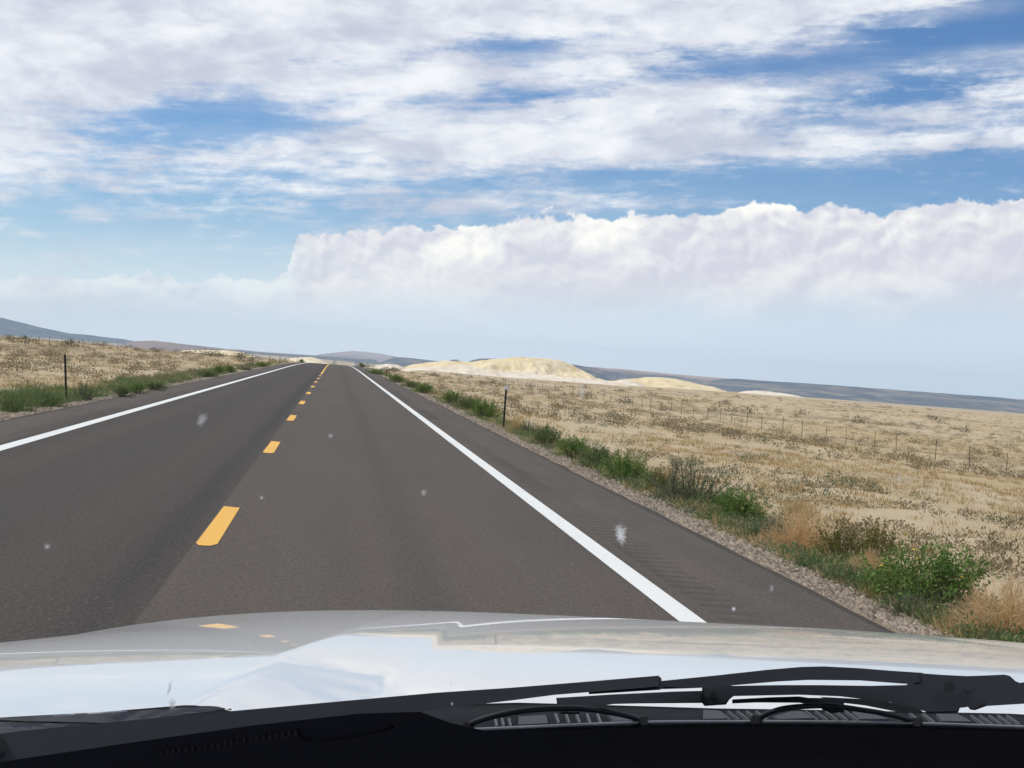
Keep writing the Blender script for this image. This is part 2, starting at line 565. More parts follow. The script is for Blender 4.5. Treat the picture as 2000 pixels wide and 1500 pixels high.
M = {
    'ground': mat_ground(),
    'lane': mat_asphalt('lane_asphalt', True),
    'shoulder': mat_asphalt('shoulder_asphalt', False),
    'white_line': mat_paint('white_road_paint', (.76, .77, .74), (.45, .43, .40)),
    'yellow_line': mat_paint('yellow_road_paint', (.80, .44, .065), (.50, .30, .09)),
    'stone': mat_leaf('gravel_stone', (.17, .135, .10), (.42, .35, .27), None, 0.0, 0.9),
    'leaf_green': mat_leaf('green_leaf', (.09, .175, .035), (.185, .29, .065), (.22, .27, .08)),
    'leaf_weed': mat_leaf('weed_leaf', (.10, .16, .055), (.18, .24, .09), (.23, .24, .10)),
    'leaf_sage': mat_leaf('sage_leaf', (.10, .14, .075), (.19, .23, .14), (.13, .16, .085)),
    'leaf_olive': mat_leaf('olive_leaf', (.10, .12, .025), (.19, .185, .05), (.26, .20, .08)),
    'dry': mat_leaf('dry_twig', (.54, .36, .18), (.76, .55, .32), (.64, .48, .26), 0.3),
    'dry_pale': mat_leaf('dry_pale_grass', (.44, .32, .15), (.62, .49, .28), (.50, .36, .15), 0.3),
    'tuft': mat_leaf('field_grass', (.38, .26, .11), (.60, .46, .26), (.52, .36, .14), 0.25),
    'scrub': mat_leaf('field_scrub', (.17, .135, .075), (.34, .27, .17), (.22, .19, .09), 0.15),
    'scrub_dark': mat_leaf('far_dark_scrub', (.07, .065, .035), (.13, .115, .06), None, 0.1),
    'bark': simple('shrub_stem', (.16, .12, .08), 0.9),
    'flower': simple('yellow_flower', (.75, .55, .05), 0.7),
    'post_green': simple('dark_green_post_paint', (.012, .022, .017), 0.5),
    'reflector': simple('white_reflector', (.80, .78, .80), 0.3),
    'wood': simple('grey_fence_wood', (.17, .135, .10), 0.9, 0.4, 12.0, bump=0.4),
    'wire': simple('dull_fence_wire', (.12, .11, .10), 0.6, Metallic=0.6),
    'black_plastic': simple('black_plastic', (.022, .024, .028), 0.48, 0.12, 120.0, 0.4, 0.04),
    'wiper_metal': simple('black_painted_metal', (.016, .018, .024), 0.55, 0.08, 60.0, 0.22),
    'dark_hole': simple('dark_recess', (.006, .006, .007), 0.8),  # near-black: joint line of the trim, and shade painted for holes
    'rubber': simple('black_rubber', (.012, .012, .014), 0.75),
    'rail': simple('worn_metal_rail', (.30, .31, .33), 0.45, 0.2, 40.0, Metallic=0.5),
    'cowl_pad': simple('grey_cowl_pad', (.085, .09, .10), 0.8, 0.12, 90.0, 0.08, 0.05),
    'trim': simple('grey_corner_trim', (.12, .125, .135), 0.8, 0.1, 90.0, 0.08, 0.05),
    'cowl': simple('grey_cowl_plastic', (.020, .021, .025), 0.8, 0.12, 90.0, 0.08, 0.05),
    'cowl_rib': simple('worn_cowl_rib', (.11, .115, .125), 0.55),
    'frit_shade': simple('ceramic_and_shade_black', (.045, .045, .06), 0.5, 0.1, 300.0, 0.3),  # ceramic black, also painted where the cowl recess lies in shade
    'dash': simple('dashboard_black', (.045, .045, .055), 0.7, 0.1, 200.0, 0.3, 0.08),
    'cabin': simple('cabin_lining', (.06, .06, .065), 0.9),
    'sand_hill': mat_rock('sunlit_tone_sand', (.76, .63, .40), (.78, .69, .51), (.66, .50, .27), 0.02),  # bright base colour carries the sunlight on the hill
    'sand_white': mat_rock('chalky_sand', (.76, .67, .53), (.80, .72, .60), (.66, .54, .40), 0.02),
    'mesa': mat_rock('haze_blue_mesa', (.055, .07, .105), (.085, .098, .125), (.25, .21, .18), 0.0016, 0.10),  # aerial haze put into the base colour as blue-grey
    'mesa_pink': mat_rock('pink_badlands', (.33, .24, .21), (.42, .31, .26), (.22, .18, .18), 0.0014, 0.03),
    'mountain': mat_rock('haze_blue_mountain', (.045, .075, .125), (.075, .10, .14), (.15, .16, .17), 0.0010, 0.01),  # blue of the distant air mixed into the rock colour
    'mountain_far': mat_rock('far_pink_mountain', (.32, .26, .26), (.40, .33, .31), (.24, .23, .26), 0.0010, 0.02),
}


def mat_car_paint():
    mt, b, out = material('white_car_paint')
    g = b.n('ShaderNodeTexCoord')
    dust = b.noise(g.outputs['Object'], 9.0, 6.0, 0.65)
    fine = b.noise(g.outputs['Object'], 260.0, 3.0, 0.6)
    c = b.mix(b.mul(b.step(dust, 0.45, 0.75), 0.22), (.68, .69, .69), (.57, .555, .52))
    rg = b.step(b.add(b.mul(dust, 0.7), b.mul(fine, 0.3)), 0.35, 0.75, 0.012, 0.05)
    p = principled(b, out, c, 0.4, spec=0.25, Coat_Weight=0.85, Coat_IOR=1.45)
    b.put(p.inputs['Coat Roughness'], rg)
    return mt


M['car'] = mat_car_paint()


def mat_glass():
    mt, b, out = material('windshield_glass')
    t = b.n('ShaderNodeBsdfTransparent')
    t.inputs['Color'].default_value = (.965, .98, .975, 1)
    b.t.links.new(t.outputs[0], out.inputs['Surface'])
    return mt


M['glass'] = mat_glass()


def mat_splat(name, col, amount):
    mt, b, out = material(name)
    g = b.n('ShaderNodeTexCoord')
    n = b.noise(g.outputs['Object'], 700.0, 5.0, 0.65)
    n2 = b.noise(g.outputs['Object'], 420.0, 3.0, 0.6)
    at_ = b.n('ShaderNodeAttribute', attribute_name='thickness')
    a = b.mul(b.step(b.add(b.mul(n2, 0.5), b.mul(at_.outputs['Fac'], 0.55)), 0.30, 0.75), amount)
    t = b.n('ShaderNodeBsdfTransparent')
    d = b.n('ShaderNodeBsdfDiffuse')
    d.inputs['Color'].default_value = (*col, 1)
    tl = b.n('ShaderNodeBsdfTranslucent')
    tl.inputs['Color'].default_value = (*col, 1)
    m0 = b.n('ShaderNodeMixShader')
    m0.inputs[0].default_value = 0.6
    b.t.links.new(d.outputs[0], m0.inputs[1])
    b.t.links.new(tl.outputs[0], m0.inputs[2])
    mx = b.n('ShaderNodeMixShader')
    b.put(mx.inputs[0], a)
    b.t.links.new(t.outputs[0], mx.inputs[1])
    b.t.links.new(m0.outputs[0], mx.inputs[2])
    b.t.links.new(mx.outputs[0], out.inputs['Surface'])
    return mt


M['splat'] = mat_splat('bug_splat_pale', (.8, .82, .86), 0.75)
M['splat_faint'] = mat_splat('bug_splat_faint', (.7, .72, .74), 0.38)
M['splat_grey'] = mat_splat('bug_splat_grey', (.45, .47, .50), 0.75)

# ------------------------------------------------------------------ terrain
ROAD_C = -0.97
SH_R, SH_L = 4.13, -6.05            # outer edges of the paved shoulders
LINE_R, LINE_L = 2.62, -4.63


def crest(x, y):
    k = 2.4e-5 + (4.6e-6 - 2.4e-5) * sstep(x, 8, 50)
    d = np.maximum(np.asarray(y, float) - 150.0, 0)
    q = k * d * d
    return -26.0 * (1 - np.exp(-q / 26.0))


def terrain(x, y):
    x = np.asarray(x, float); y = np.asarray(y, float)
    tr = np.maximum(x - SH_R, 0)
    tl = np.maximum(SH_L - x, 0)
    z = crest(x, y)
    z = z - 0.045 * sstep(tr + tl, 0, .03) - 0.02 * sstep(tr, 0, .8) - 0.30 * sstep(tr, .7, 3.0) - 1.5 * sstep(tr, 2, 34) - 0.7 * sstep(tr, 25, 90)
    z = z - 0.02 * sstep(tl, 0, .8) + 0.12 * sstep(tl, 1, 10) + 0.45 * sstep(tl, 8, 60)
    off = np.minimum(sstep(tr + tl, 0.8, 4.0), 1.0)
    far = sstep(np.abs(y), 300, 1500)
    z = z + off * ((fbm(x * .35, y * .22, 4, 3) - .5) * .38 * sstep(tr + tl, 1, 12) + (fbm(x * 1.7, y * 1.1, 3, 9) - .5) * .13)
    z = z + far * (fbm(x * .004, y * .004, 4, 21) - .5) * 7 * sstep(np.abs(x), 20, 200)
    road = (x < SH_R - .02) & (x > SH_L + .02)
    return np.where(road, z - .12, z)


def road_z(y):
    return crest(0.0, y)


def axis(parts):
    out = []
    for a, b, n, g in parts:
        t = np.linspace(0, 1, n, endpoint=False)
        out.append(a + (b - a) * (t if g == 1 else (g ** t - 1) / (g - 1)))
    return np.concatenate(out)


xs_r = axis([(SH_R, SH_R + 1.2, 8, 1), (SH_R + 1.2, 14, 36, 1), (14, 60, 92, 3.5), (60, 300, 60, 5), (300, 9000, 40, 20)])
xs_l = -axis([(-SH_L, -SH_L + 1.2, 8, 1), (-SH_L + 1.2, 16, 32, 1), (16, 60, 64, 3.5), (60, 300, 50, 5), (300, 9000, 36, 20)])
xs = np.concatenate([xs_l[::-1][:-1], [SH_L, SH_L + .06, -3, 0, 2, SH_R - .06], xs_r, [9000]])
xs = np.unique(np.round(xs, 4))
ys = axis([(-60, 6, 12, 1), (6, 40, 110, 1), (40, 120, 150, 1.8), (120, 400, 150, 3), (400, 1500, 60, 4), (1500, 11000, 50, 6)])
ys = np.append(ys, 11000)
XX, YY = np.meshgrid(xs, ys)
ZZ = terrain(XX, YY)
ground = mk('ground', np.stack([XX, YY, ZZ], -1), grid_faces(len(ys), len(xs)), M['ground'], smooth=True)
tag(ground, kind='structure')

# road sheets follow the crest
ry = axis([(-40, 4, 12, 1), (4, 60, 90, 1), (60, 200, 70, 1), (200, 420, 60, 1), (420, 900, 20, 1)])


def sheet(name, x0, x1, mat, lift=0.0, edge=None, n=2):
    cols = np.linspace(x0, x1, n)
    X, Y = np.meshgrid(cols, ry)
    Z = crest(0.0, Y) + lift
    V = np.stack([X, Y, Z], -1)
    if edge is not None:            # a broken outer edge with a dark drop of the asphalt
        k = -1 if edge > 0 else 0
        V[:, k, 0] += (fbm(ry * 1.3, ry * 0 + edge, 4, 5) - .5) * .10
        low = V[:, k].copy()
        low[:, 2] -= .07
        low[:, 0] += .03 * edge
        V = np.concatenate([V, low[:, None]], 1) if edge > 0 else np.concatenate([low[:, None], V], 1)
    return tag(mk(name, V, grid_faces(V.shape[0], V.shape[1]), mat, smooth=False), kind='structure')


sheet('road', LINE_L - .25, LINE_R + .25, M['lane'], n=9)
sheet('road_shoulder', LINE_R + .25, SH_R, M['shoulder'], edge=1, n=5)
sheet('road_shoulder', SH_L, LINE_L - .25, M['shoulder'], edge=-1, n=5)
sheet('edge_line', LINE_R - .10, LINE_R + .10, M['white_line'], 0.005)
sheet('edge_line', LINE_L - .11, LINE_L + .11, M['white_line'], 0.005)
dv, df = [], []
for k in range(9):
    y0 = 12.9 + 11.9 * k
    x0, x1 = ROAD_C - .09, ROAD_C + .09
    out_ = [(x0 + .012, y0 + .10), (x0 + .03, y0 + .02), (x0 + .07, y0), (x1 - .05, y0 + .01), (x1 - .012, y0 + .12), (x1, y0 + .14), (x1, y0 + 3.2), (x0 + .01, y0 + 3.26), (x0, y0 + .16)]
    df.append(np.arange(len(out_)) + len(dv))
    dv += [(a, b_, float(road_z(b_)) + .005) for a, b_ in out_]
bmd = bmesh.new()
vs = [bmd.verts.new(v) for v in dv]
for f in df:
    bmd.faces.new([vs[i] for i in f])
ryf = ry[(ry > 117) & (ry < 420)]
pr = None
for y in ryf:
    cur = [bmd.verts.new((ROAD_C + s * .075, y, float(road_z(y)) + .005)) for s in (-1, 1)]
    if pr:
        bmd.faces.new([pr[0], pr[1], cur[1], cur[0]])
    pr = cur
tag(from_bm('centre_line', bmd, M['yellow_line']), kind='structure')


# ------------------------------------------------------------------ hills, mesas and mountains on the horizon
def ridge(name, prof, D, front, back, base_z, mat, steep=1.0, gully=0.35, gs=0.02, seed=1, nr=36, step_px=3.0, tilt=0.0):
    prof = np.array(prof, float)
    pxs = np.arange(prof[0, 0], prof[-1, 0] + step_px, step_px)
    pys = np.interp(pxs, prof[:, 0], prof[:, 1])
    top = np.array([at_depth(a, b, D) for a, b in zip(pxs, pys)])
    X = top[:, 0]
    n = len(X)
    ends = np.minimum(1, np.minimum(np.arange(n), np.arange(n)[::-1]) / max(2, n * .04))
    T = np.concatenate([np.linspace(-1, 0, nr), np.linspace(0, 1, nr // 2)[1:]])
    V = np.zeros((len(T), n, 3))
    tops = top[:, 2] + (fbm(X * gs * 6, X * 0 + seed, 4, seed) - .5) * (top[:, 2] - base_z).max() * .04
    for i, t in enumerate(T):
        w = t * (front if t < 0 else back)
        s = 1 - abs(t)
        s = s ** steep
        wob = fbm(X * gs + seed, X * 0 + t * 1.7, 5, seed)
        g = 1 - gully * np.abs(2 * wob - 1) * 2 * math.sin(math.pi * min(1, max(0, 1 - abs(t)))) if t < 0 else 1.0
        yy = D + tilt * (X - X.mean()) + w * (0.8 + .4 * fbm(X * gs * .5, X * 0 + 3, 3, seed + 5))
        V[i, :, 0] = X * (1 + 0 * w)
        V[i, :, 1] = yy
        V[i, :, 2] = base_z + (tops - base_z) * np.clip(s * g, 0, 1) * (.2 + .8 * ends)
    return tag(mk(name, V, grid_faces(len(T), n), mat, smooth=True), kind='structure')


# sand hill right of the road, sunlight painted in its colour, and lower shoulders
ridge('hills', [(775, 722), (800, 713), (835, 708), (870, 704.5), (905, 706.5), (925, 707), (945, 703), (985, 700), (1020, 696.5), (1035, 699), (1062, 699.5), (1082, 702),
               (1098, 704), (1112, 711), (1135, 722), (1165, 738), (1185, 744), (1215, 744), (1240, 741)], 900, 75, 110, -9, M['sand_hill'], 0.8, 0.6, .05, 4, 44, 1.5)
ridge('hills', [(770, 724), (800, 719), (850, 716), (905, 713), (950, 722), (1020, 728), (1100, 736), (1150, 741), (1200, 746), (1240, 750)], 830, 40, 60, -9, M['sand_white'], 0.7, 0.35, .06, 9, 26, 2)
ridge('hills', [(1165, 752), (1195, 743.5), (1235, 739.5), (1260, 737), (1290, 736.5), (1320, 740), (1360, 749), (1395, 756), (1430, 768)], 980, 60, 90, -10, M['sand_hill'], 0.8, 0.35, .05, 13, 30, 2)
ridge('hills', [(1435, 775), (1452, 764), (1475, 762.5), (1510, 765.5), (1545, 770), (1580, 778)], 1050, 40, 60, -10, M['sand_white'], 0.8, 0.3, .05, 17, 20, 2)
ridge('hills', [(1180, 752), (1215, 741), (1240, 744), (1262, 752)], 890, 25, 40, -10, M['sand_white'], 0.8, 0.3, .08, 19, 18, 2)
# sand banks left of the road
ridge('hills', [(535, 712), (560, 702), (585, 697.5), (606, 697), (625, 702), (642, 711), (650, 716)], 620, 40, 60, -9, M['sand_hill'], 0.9, 0.3, .06, 23, 20, 1.5)
ridge('hills', [(320, 692), (360, 684), (400, 684), (440, 684), (470, 687.5), (490, 693), (505, 700)], 900, 60, 90, -8, M['sand_hill'], 0.9, 0.3, .04, 29, 20, 2)
ridge('hills', [(700, 720), (735, 714), (755, 710.5), (775, 712), (790, 718)], 1300, 40, 60, -12, M['sand_white'], 0.9, 0.3, .04, 31, 16, 2)
# layered distance
ridge('hills', [(200, 682), (260, 666), (300, 665), (360, 672), (430, 680), (480, 689), (520, 700)], 4200, 500, 700, -34, M['mesa_pink'], 0.8, 0.4, .006, 37, 30, 2)
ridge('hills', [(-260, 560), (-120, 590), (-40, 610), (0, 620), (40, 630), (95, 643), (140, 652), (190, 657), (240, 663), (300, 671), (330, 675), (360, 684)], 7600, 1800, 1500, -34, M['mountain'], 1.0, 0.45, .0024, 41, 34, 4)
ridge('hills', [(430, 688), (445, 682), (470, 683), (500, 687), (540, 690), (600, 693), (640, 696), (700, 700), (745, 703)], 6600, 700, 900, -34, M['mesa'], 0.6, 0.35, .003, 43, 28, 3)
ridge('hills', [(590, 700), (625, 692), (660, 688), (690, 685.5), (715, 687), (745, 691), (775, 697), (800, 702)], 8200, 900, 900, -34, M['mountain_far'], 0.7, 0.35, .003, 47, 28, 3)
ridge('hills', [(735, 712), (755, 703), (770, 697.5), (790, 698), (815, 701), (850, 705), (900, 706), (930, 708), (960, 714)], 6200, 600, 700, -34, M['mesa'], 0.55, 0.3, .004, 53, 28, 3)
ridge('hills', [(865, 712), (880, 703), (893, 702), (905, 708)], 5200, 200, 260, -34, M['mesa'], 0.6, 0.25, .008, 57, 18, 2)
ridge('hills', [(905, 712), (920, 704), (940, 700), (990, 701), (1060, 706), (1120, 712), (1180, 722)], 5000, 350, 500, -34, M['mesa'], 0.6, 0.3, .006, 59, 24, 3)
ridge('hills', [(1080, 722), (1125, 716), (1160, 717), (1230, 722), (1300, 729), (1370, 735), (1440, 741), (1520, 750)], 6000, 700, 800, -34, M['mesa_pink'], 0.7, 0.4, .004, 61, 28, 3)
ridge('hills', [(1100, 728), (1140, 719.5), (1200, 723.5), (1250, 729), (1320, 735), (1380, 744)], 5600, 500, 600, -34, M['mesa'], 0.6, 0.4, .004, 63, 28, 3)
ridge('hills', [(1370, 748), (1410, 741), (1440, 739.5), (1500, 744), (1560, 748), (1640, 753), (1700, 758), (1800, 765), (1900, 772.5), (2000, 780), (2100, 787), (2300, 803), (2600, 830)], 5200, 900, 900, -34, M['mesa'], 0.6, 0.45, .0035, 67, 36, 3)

# ------------------------------------------------------------------ the car the photograph is taken from
CAR_X = 0.55
car = empty('car', (CAR_X, 1.0, 0.0))
tag(car, 'white car seen from its cabin: glossy hood, black wipers and dark dashboard', 'car')
CAR_INV = Matrix.Translation((-CAR_X, -1.0, 0.0))


def y_rear(xc):
    x = np.asarray(xc, float)
    return np.interp(np.abs(x), [0, .14, .25, .4, .5, .552, .595, .604, .613, .67, .73, .93], [1.138, 1.118, 1.10, 1.092, 1.05, 1.003, .932, .933, .928, .893, .872, .80])


def y_glass(xc):
    return 1.02 - .42 * np.asarray(xc, float) ** 2


SLOPE = .589


def z_gb(xc):
    """Height of the glass foot."""
    return CAM_H - .262 - .03 * (np.abs(xc) / .9) ** 3


def car_part(name, V, F, mat, smooth=False, parent=None):
    V = np.asarray(V, float).reshape(-1, 3) - np.array([CAR_X, 1.0, 0.0])
    return mk(name, V, F, mat, parent or car, smooth)


def bulge_w(y, a):
    """1 on the sunk middle of the hood, 0 on its raised sides; the crease runs inwards towards the nose."""
    e1 = .59 - .18 * (y - 1.1)
    e2 = e1 - .085
    return np.clip((e1 - a) / (e1 - e2), 0, 1)


def hood_z(x, y):
    a = np.abs(x)
    t = np.maximum(y - 1.1, -.3)
    drop = .224 + .0853 * t + .0353 * t * t + 1.6 * np.maximum(y - 2.2, 0) ** 2
    crown = .080 * (a / .95) ** 3.6 * (.3 + .7 * sstep(y, 1.0, 2.0)) - .004 * x
    b = bulge_w(y, a)
    fade = np.clip((2.22 - y) / 1.12, 0, 1)
    return CAM_H - drop - crown - fade * b * .019 - .03 * sstep(a, .93, 1.0)


def hood_grid(x0, x1, nx, ny, y_end=2.52):
    cols = np.linspace(x0, x1, nx)
    t = np.linspace(0, 1, ny)
    X = np.repeat(cols[None], ny, 0)
    Y = y_rear(X) + (y_end - .06 * X ** 2 * 3 - y_rear(X)) * t[:, None]
    Z = hood_z(X, Y)
    return np.stack([X + CAR_X, Y, Z], -1)


def panel(name, x0, x1, nx, ny, y_end):
    V = hood_grid(x0, x1, nx, ny, y_end)
    return car_part(name, V, grid_faces(V.shape[0], V.shape[1]), M['car'], True)


panel('hood', -.93, .93, 373, 130, 2.62)
panel('fender', .935, .99, 10, 90, 2.62)
panel('fender', -.99, -.935, 10, 90, 2.62)


# black rubber seal under the rear edge of the hood
e_ = hood_grid(-.93, .93, 187, 2, 2.62)[:1]
V = np.concatenate([e_ + np.array([0, .002, -.0015]), e_ + np.array([0, .001, -.004]), e_ + np.array([0, .01, -.010])], 0)
car_part('hood_seal', V, grid_faces(3, V.shape[1]), M['rubber'], True)


def box_bm(bm, c, s, rot=None):
    m4 = Matrix.Translation(c) @ (rot.to_4x4() if rot else Matrix.Identity(4)) @ Matrix.Diagonal((*s, 1))
    return bmesh.ops.create_cube(bm, size=1.0, matrix=m4)['verts']


def car_box(name, c, s, mat, bev=.01, parent=None):
    bm = bmesh.new()
    box_bm(bm, Vector(c) - Vector((CAR_X, 1.0, 0)), s)
    if bev:
        bmesh.ops.bevel(bm, geom=bm.edges[:], offset=bev, segments=2, affect='EDGES')
    return from_bm(name, bm, mat, parent or car)


# body shell below and behind: sides, nose, roof, pillars, floor
def side(sx):
    prof = [(-2.9, .45), (2.55, .45), (2.62, .7), (2.60, 1.0), (2.45, 1.16), (1.0, 1.30), (.55, 1.36), (-2.9, 1.36)]
    V = [(CAR_X + sx * .992, y, z) for y, z in prof] + [(CAR_X + sx * .93, y, z) for y, z in prof]
    n = len(prof)
    bm = bmesh.new()
    vs_ = [bm.verts.new(np.array(v) - np.array([CAR_X, 1.0, 0])) for v in V]
    bm.faces.new(vs_[:n]); bm.faces.new(vs_[n:][::-1])
    for i in range(n):
        j = (i + 1) % n
        bm.faces.new([vs_[i], vs_[j], vs_[n + j], vs_[n + i]])
    return from_bm('body_side', bm, M['car'], car)


for sx in (-1, 1):
    side(sx)
car_box('bumper', (CAR_X, 2.66, .62), (1.84, .16, .34), M['black_plastic'], .04)
car_box('grille', (CAR_X, 2.60, .98), (1.30, .06, .36), M['black_plastic'], .02)
for sx in (-1, 1):
    car_box('headlight', (CAR_X + sx * .79, 2.60, 1.02), (.26, .07, .20), M['reflector'], .03)
car_box('roof', (CAR_X, -1.45, 2.075), (1.36, 2.7, .05), M['cabin'], .02)
car_box('floor_pan', (CAR_X, -1.0, .50), (1.80, 3.8, .06), M['cabin'], 0)
car_box('tailgate', (CAR_X, -2.86, 1.25), (1.80, .06, 1.5), M['cabin'], .02)
car_box('firewall', (CAR_X, .56, .93), (1.78, .05, .84), M['cabin'], 0)


def beam(name, p, q, w, mat):
    bm = bmesh.new()
    p, q = Vector(p), Vector(q)
    d = q - p
    rot = d.to_track_quat('Z', 'Y').to_matrix()
    box_bm(bm, (p + q) / 2 - Vector((CAR_X, 1.0, 0)), (w, w * 1.3, d.length), rot)
    bmesh.ops.bevel(bm, geom=bm.edges[:], offset=w * .2, segments=2, affect='EDGES')
    return from_bm(name, bm, mat, car)


for sx in (-1, 1):
    beam('pillar', (CAR_X + sx * .93, .60, 1.40), (CAR_X + sx * .70, -.12, 2.05), .07, M['cabin'])
    beam('pillar', (CAR_X + sx * .93, -2.8, 1.36), (CAR_X + sx * .70, -2.7, 2.05), .09, M['cabin'])
    for yy in (1.75, -1.85):
        w = empty('wheel', (sx * .88, yy - 1.0, .37))
        w.parent = car
        for nm, r, wd, mt in (('tyre', .37, .23, 'rubber'), ('rim', .23, .245, 'rail')):
            bm = bmesh.new()
            bmesh.ops.create_cone(bm, cap_ends=True, segments=40, radius1=r, radius2=r, depth=wd, matrix=Matrix.Rotation(math.pi / 2, 4, 'Y'))
            bmesh.ops.bevel(bm, geom=[e for e in bm.edges if len(e.link_faces) == 2 and e.calc_face_angle() > 1], offset=.025, segments=2, affect='EDGES')
            from_bm(nm, bm, M[mt], w)


# windshield: a raked pane, its foot curved like the cowl
def glass_point(xc, t):
    """t metres forward (-) or back (+) of the foot line."""
    yb = y_glass(xc)
    return np.array([CAR_X + xc * (1 - .16 * t), yb - t, float(z_gb(xc)) + SLOPE * t])


gx = np.linspace(-.88, .88, 41)
gt = np.linspace(0, 1.02, 16)
V = np.array([[glass_point(a, t) for a in gx] for t in gt])
windshield = car_part('windshield', V, grid_faces(len(gt), len(gx)), M['glass'], True)


def relaxed_D(px, py):
    """glass distance, damped so that it converges for low rays too."""
    r = ray(px, py)
    lo, hi = .2, 1.6
    for _ in range(40):
        D = .5 * (lo + hi)
        x = r[0] / r[1] * D - CAR_X
        z = CAM_H + r[2] / r[1] * D
        surf = float(y_glass(x)) - (z - float(z_gb(x))) / SLOPE
        if D < surf:
            lo = D
        else:
            hi = D
    return .5 * (lo + hi)


# black ceramic and shade band, cowl, dashboard
COWL_P = ((0, -.003), (.12, -.010), (.5, -.006), (.85, -.002), (1.0, -.001), (1.25, -.05))


def cowl_z(xc, y):
    y0, y1, zg = float(y_glass(xc)), float(y_rear(xc)), float(z_gb(xc))
    zh = float(hood_z(np.array(xc), np.array(y1)))
    f = min(1.25, max(0.0, (y - y0) / (y1 - y0)))
    return float(np.interp(f, [p[0] for p in COWL_P], [zg + p[1] + (zh - zg) * min(1, p[0]) for p in COWL_P]))


cw = np.linspace(-.90, .90, 91)
V = []
for f, dz_ in COWL_P:
    row = []
    for a in cw:
        y0, y1 = float(y_glass(a)), float(y_rear(a))
        zg = float(z_gb(a))
        row.append((CAR_X + a, y0 + (y1 - y0) * f, zg + dz_ + (float(hood_z(np.array(a), np.array(y1))) - zg) * min(1, f)))
    V.append(row)
cowl = car_part('cowl', np.array(V), grid_faces(6, len(cw)), M['cowl'], True)
V = []
for f, dz_ in ((0.0, -.012), (.035, -.016), (.055, -.020), (.075, -.034), (.11, -.040), (.20, -.045), (.40, -.055), (.52, -.09), (.55, -.25)):
    V.append([(CAR_X + a * .99, float(y_glass(a)) - f, float(z_gb(a)) + dz_) for a in cw])
dash = car_part('dashboard', np.array(V), grid_faces(9, len(cw)), M['dash'], True)


# black ceramic band on the pane foot; its wide corner paints cowl recess shade
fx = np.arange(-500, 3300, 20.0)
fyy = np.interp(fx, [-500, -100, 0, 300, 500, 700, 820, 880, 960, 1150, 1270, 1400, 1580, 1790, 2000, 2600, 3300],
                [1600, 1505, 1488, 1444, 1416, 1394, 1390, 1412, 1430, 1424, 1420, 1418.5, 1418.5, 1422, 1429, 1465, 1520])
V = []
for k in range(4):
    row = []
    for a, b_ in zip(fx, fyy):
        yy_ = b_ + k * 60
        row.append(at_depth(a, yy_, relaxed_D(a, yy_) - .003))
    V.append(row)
band = car_part('band_and_recess_shade', np.array(V), grid_faces(4, len(fx)), M['frit_shade'], True)


# ---- wipers: outlines at their own distance just outside the pane, given real thickness
def px_prism(name, pts, off, thick, mat, parent, bev=.0012, off2=None):
    bm = bmesh.new()
    fr, bk = [], []
    xa = np.array([p[0] for p in pts], float)
    ya = np.array([p[1] for p in pts], float)
    deg = 1 if np.ptp(xa) > 120 else 0
    fit = np.polyfit(xa, ya, deg)
    for a, b_ in pts:
        yc = float(np.polyval(fit, a))
        D = relaxed_D(a, yc) + off
        D += (yc - b_) / F_PX * D * 1.0          # the face looks up as well as back
        P_ = at_depth(a, b_, D)
        Q_ = P_ + thick * ray(a, b_) / ray(a, b_)[1]      # runs away from the cabin
        fr.append(bm.verts.new(P_ - np.array([CAR_X, 1.0, 0])))
        bk.append(bm.verts.new(Q_ - np.array([CAR_X, 1.0, 0])))
    f1 = bm.faces.new(fr)
    f2 = bm.faces.new(bk[::-1])
    n = len(pts)
    for i in range(n):
        j = (i + 1) % n
        bm.faces.new([fr[i], bk[i], bk[j], fr[j]])
    if bev:
        eds = [e for e in f1.edges]
        bmesh.ops.bevel(bm, geom=eds, offset=bev, segments=2, affect='EDGES', clamp_overlap=True)
    big = [f for f in bm.faces if len(f.verts) > 4]
    bmesh.ops.triangulate(bm, faces=big)
    return from_bm(name, bm, mat, parent)


def px_tube(name, pts, off, rad, mat, parent, seg=10, sub=6):
    """A round bar through photo points at the pane's distance plus off."""
    P_ = []
    pts = [np.array(p, float) for p in pts]
    for i in range(len(pts) - 1):
        p0 = pts[max(0, i - 1)]; p1 = pts[i]; p2 = pts[i + 1]; p3 = pts[min(len(pts) - 1, i + 2)]
        for k in range(sub):
            t = k / sub
            P_.append(.5 * ((2 * p1) + (-p0 + p2) * t + (2 * p0 - 5 * p1 + 4 * p2 - p3) * t * t + (-p0 + 3 * p1 - 3 * p2 + p3) * t ** 3))
    P_.append(pts[-1])
    C3 = [at_depth(a, b_, relaxed_D(a, b_) + off) for a, b_ in P_]
    V = []
    for i, c in enumerate(C3):
        d = C3[min(i + 1, len(C3) - 1)] - C3[max(i - 1, 0)]
        d /= np.linalg.norm(d)
        u = np.cross(d, (0, 0, 1.)); u /= np.linalg.norm(u)
        w = np.cross(u, d)
        for s in range(seg):
            an = 2 * math.pi * s / seg
            V.append(c + rad * (math.cos(an) * u + math.sin(an) * w))
    Fc = []
    for i in range(len(C3) - 1):
        for s in range(seg):
            Fc.append((i * seg + s, i * seg + (s + 1) % seg, (i + 1) * seg + (s + 1) % seg, (i + 1) * seg + s))
    V = np.array(V) - np.array([CAR_X, 1.0, 0])
    o = mk(name, V, np.array(Fc), mat, parent, True)
    return o


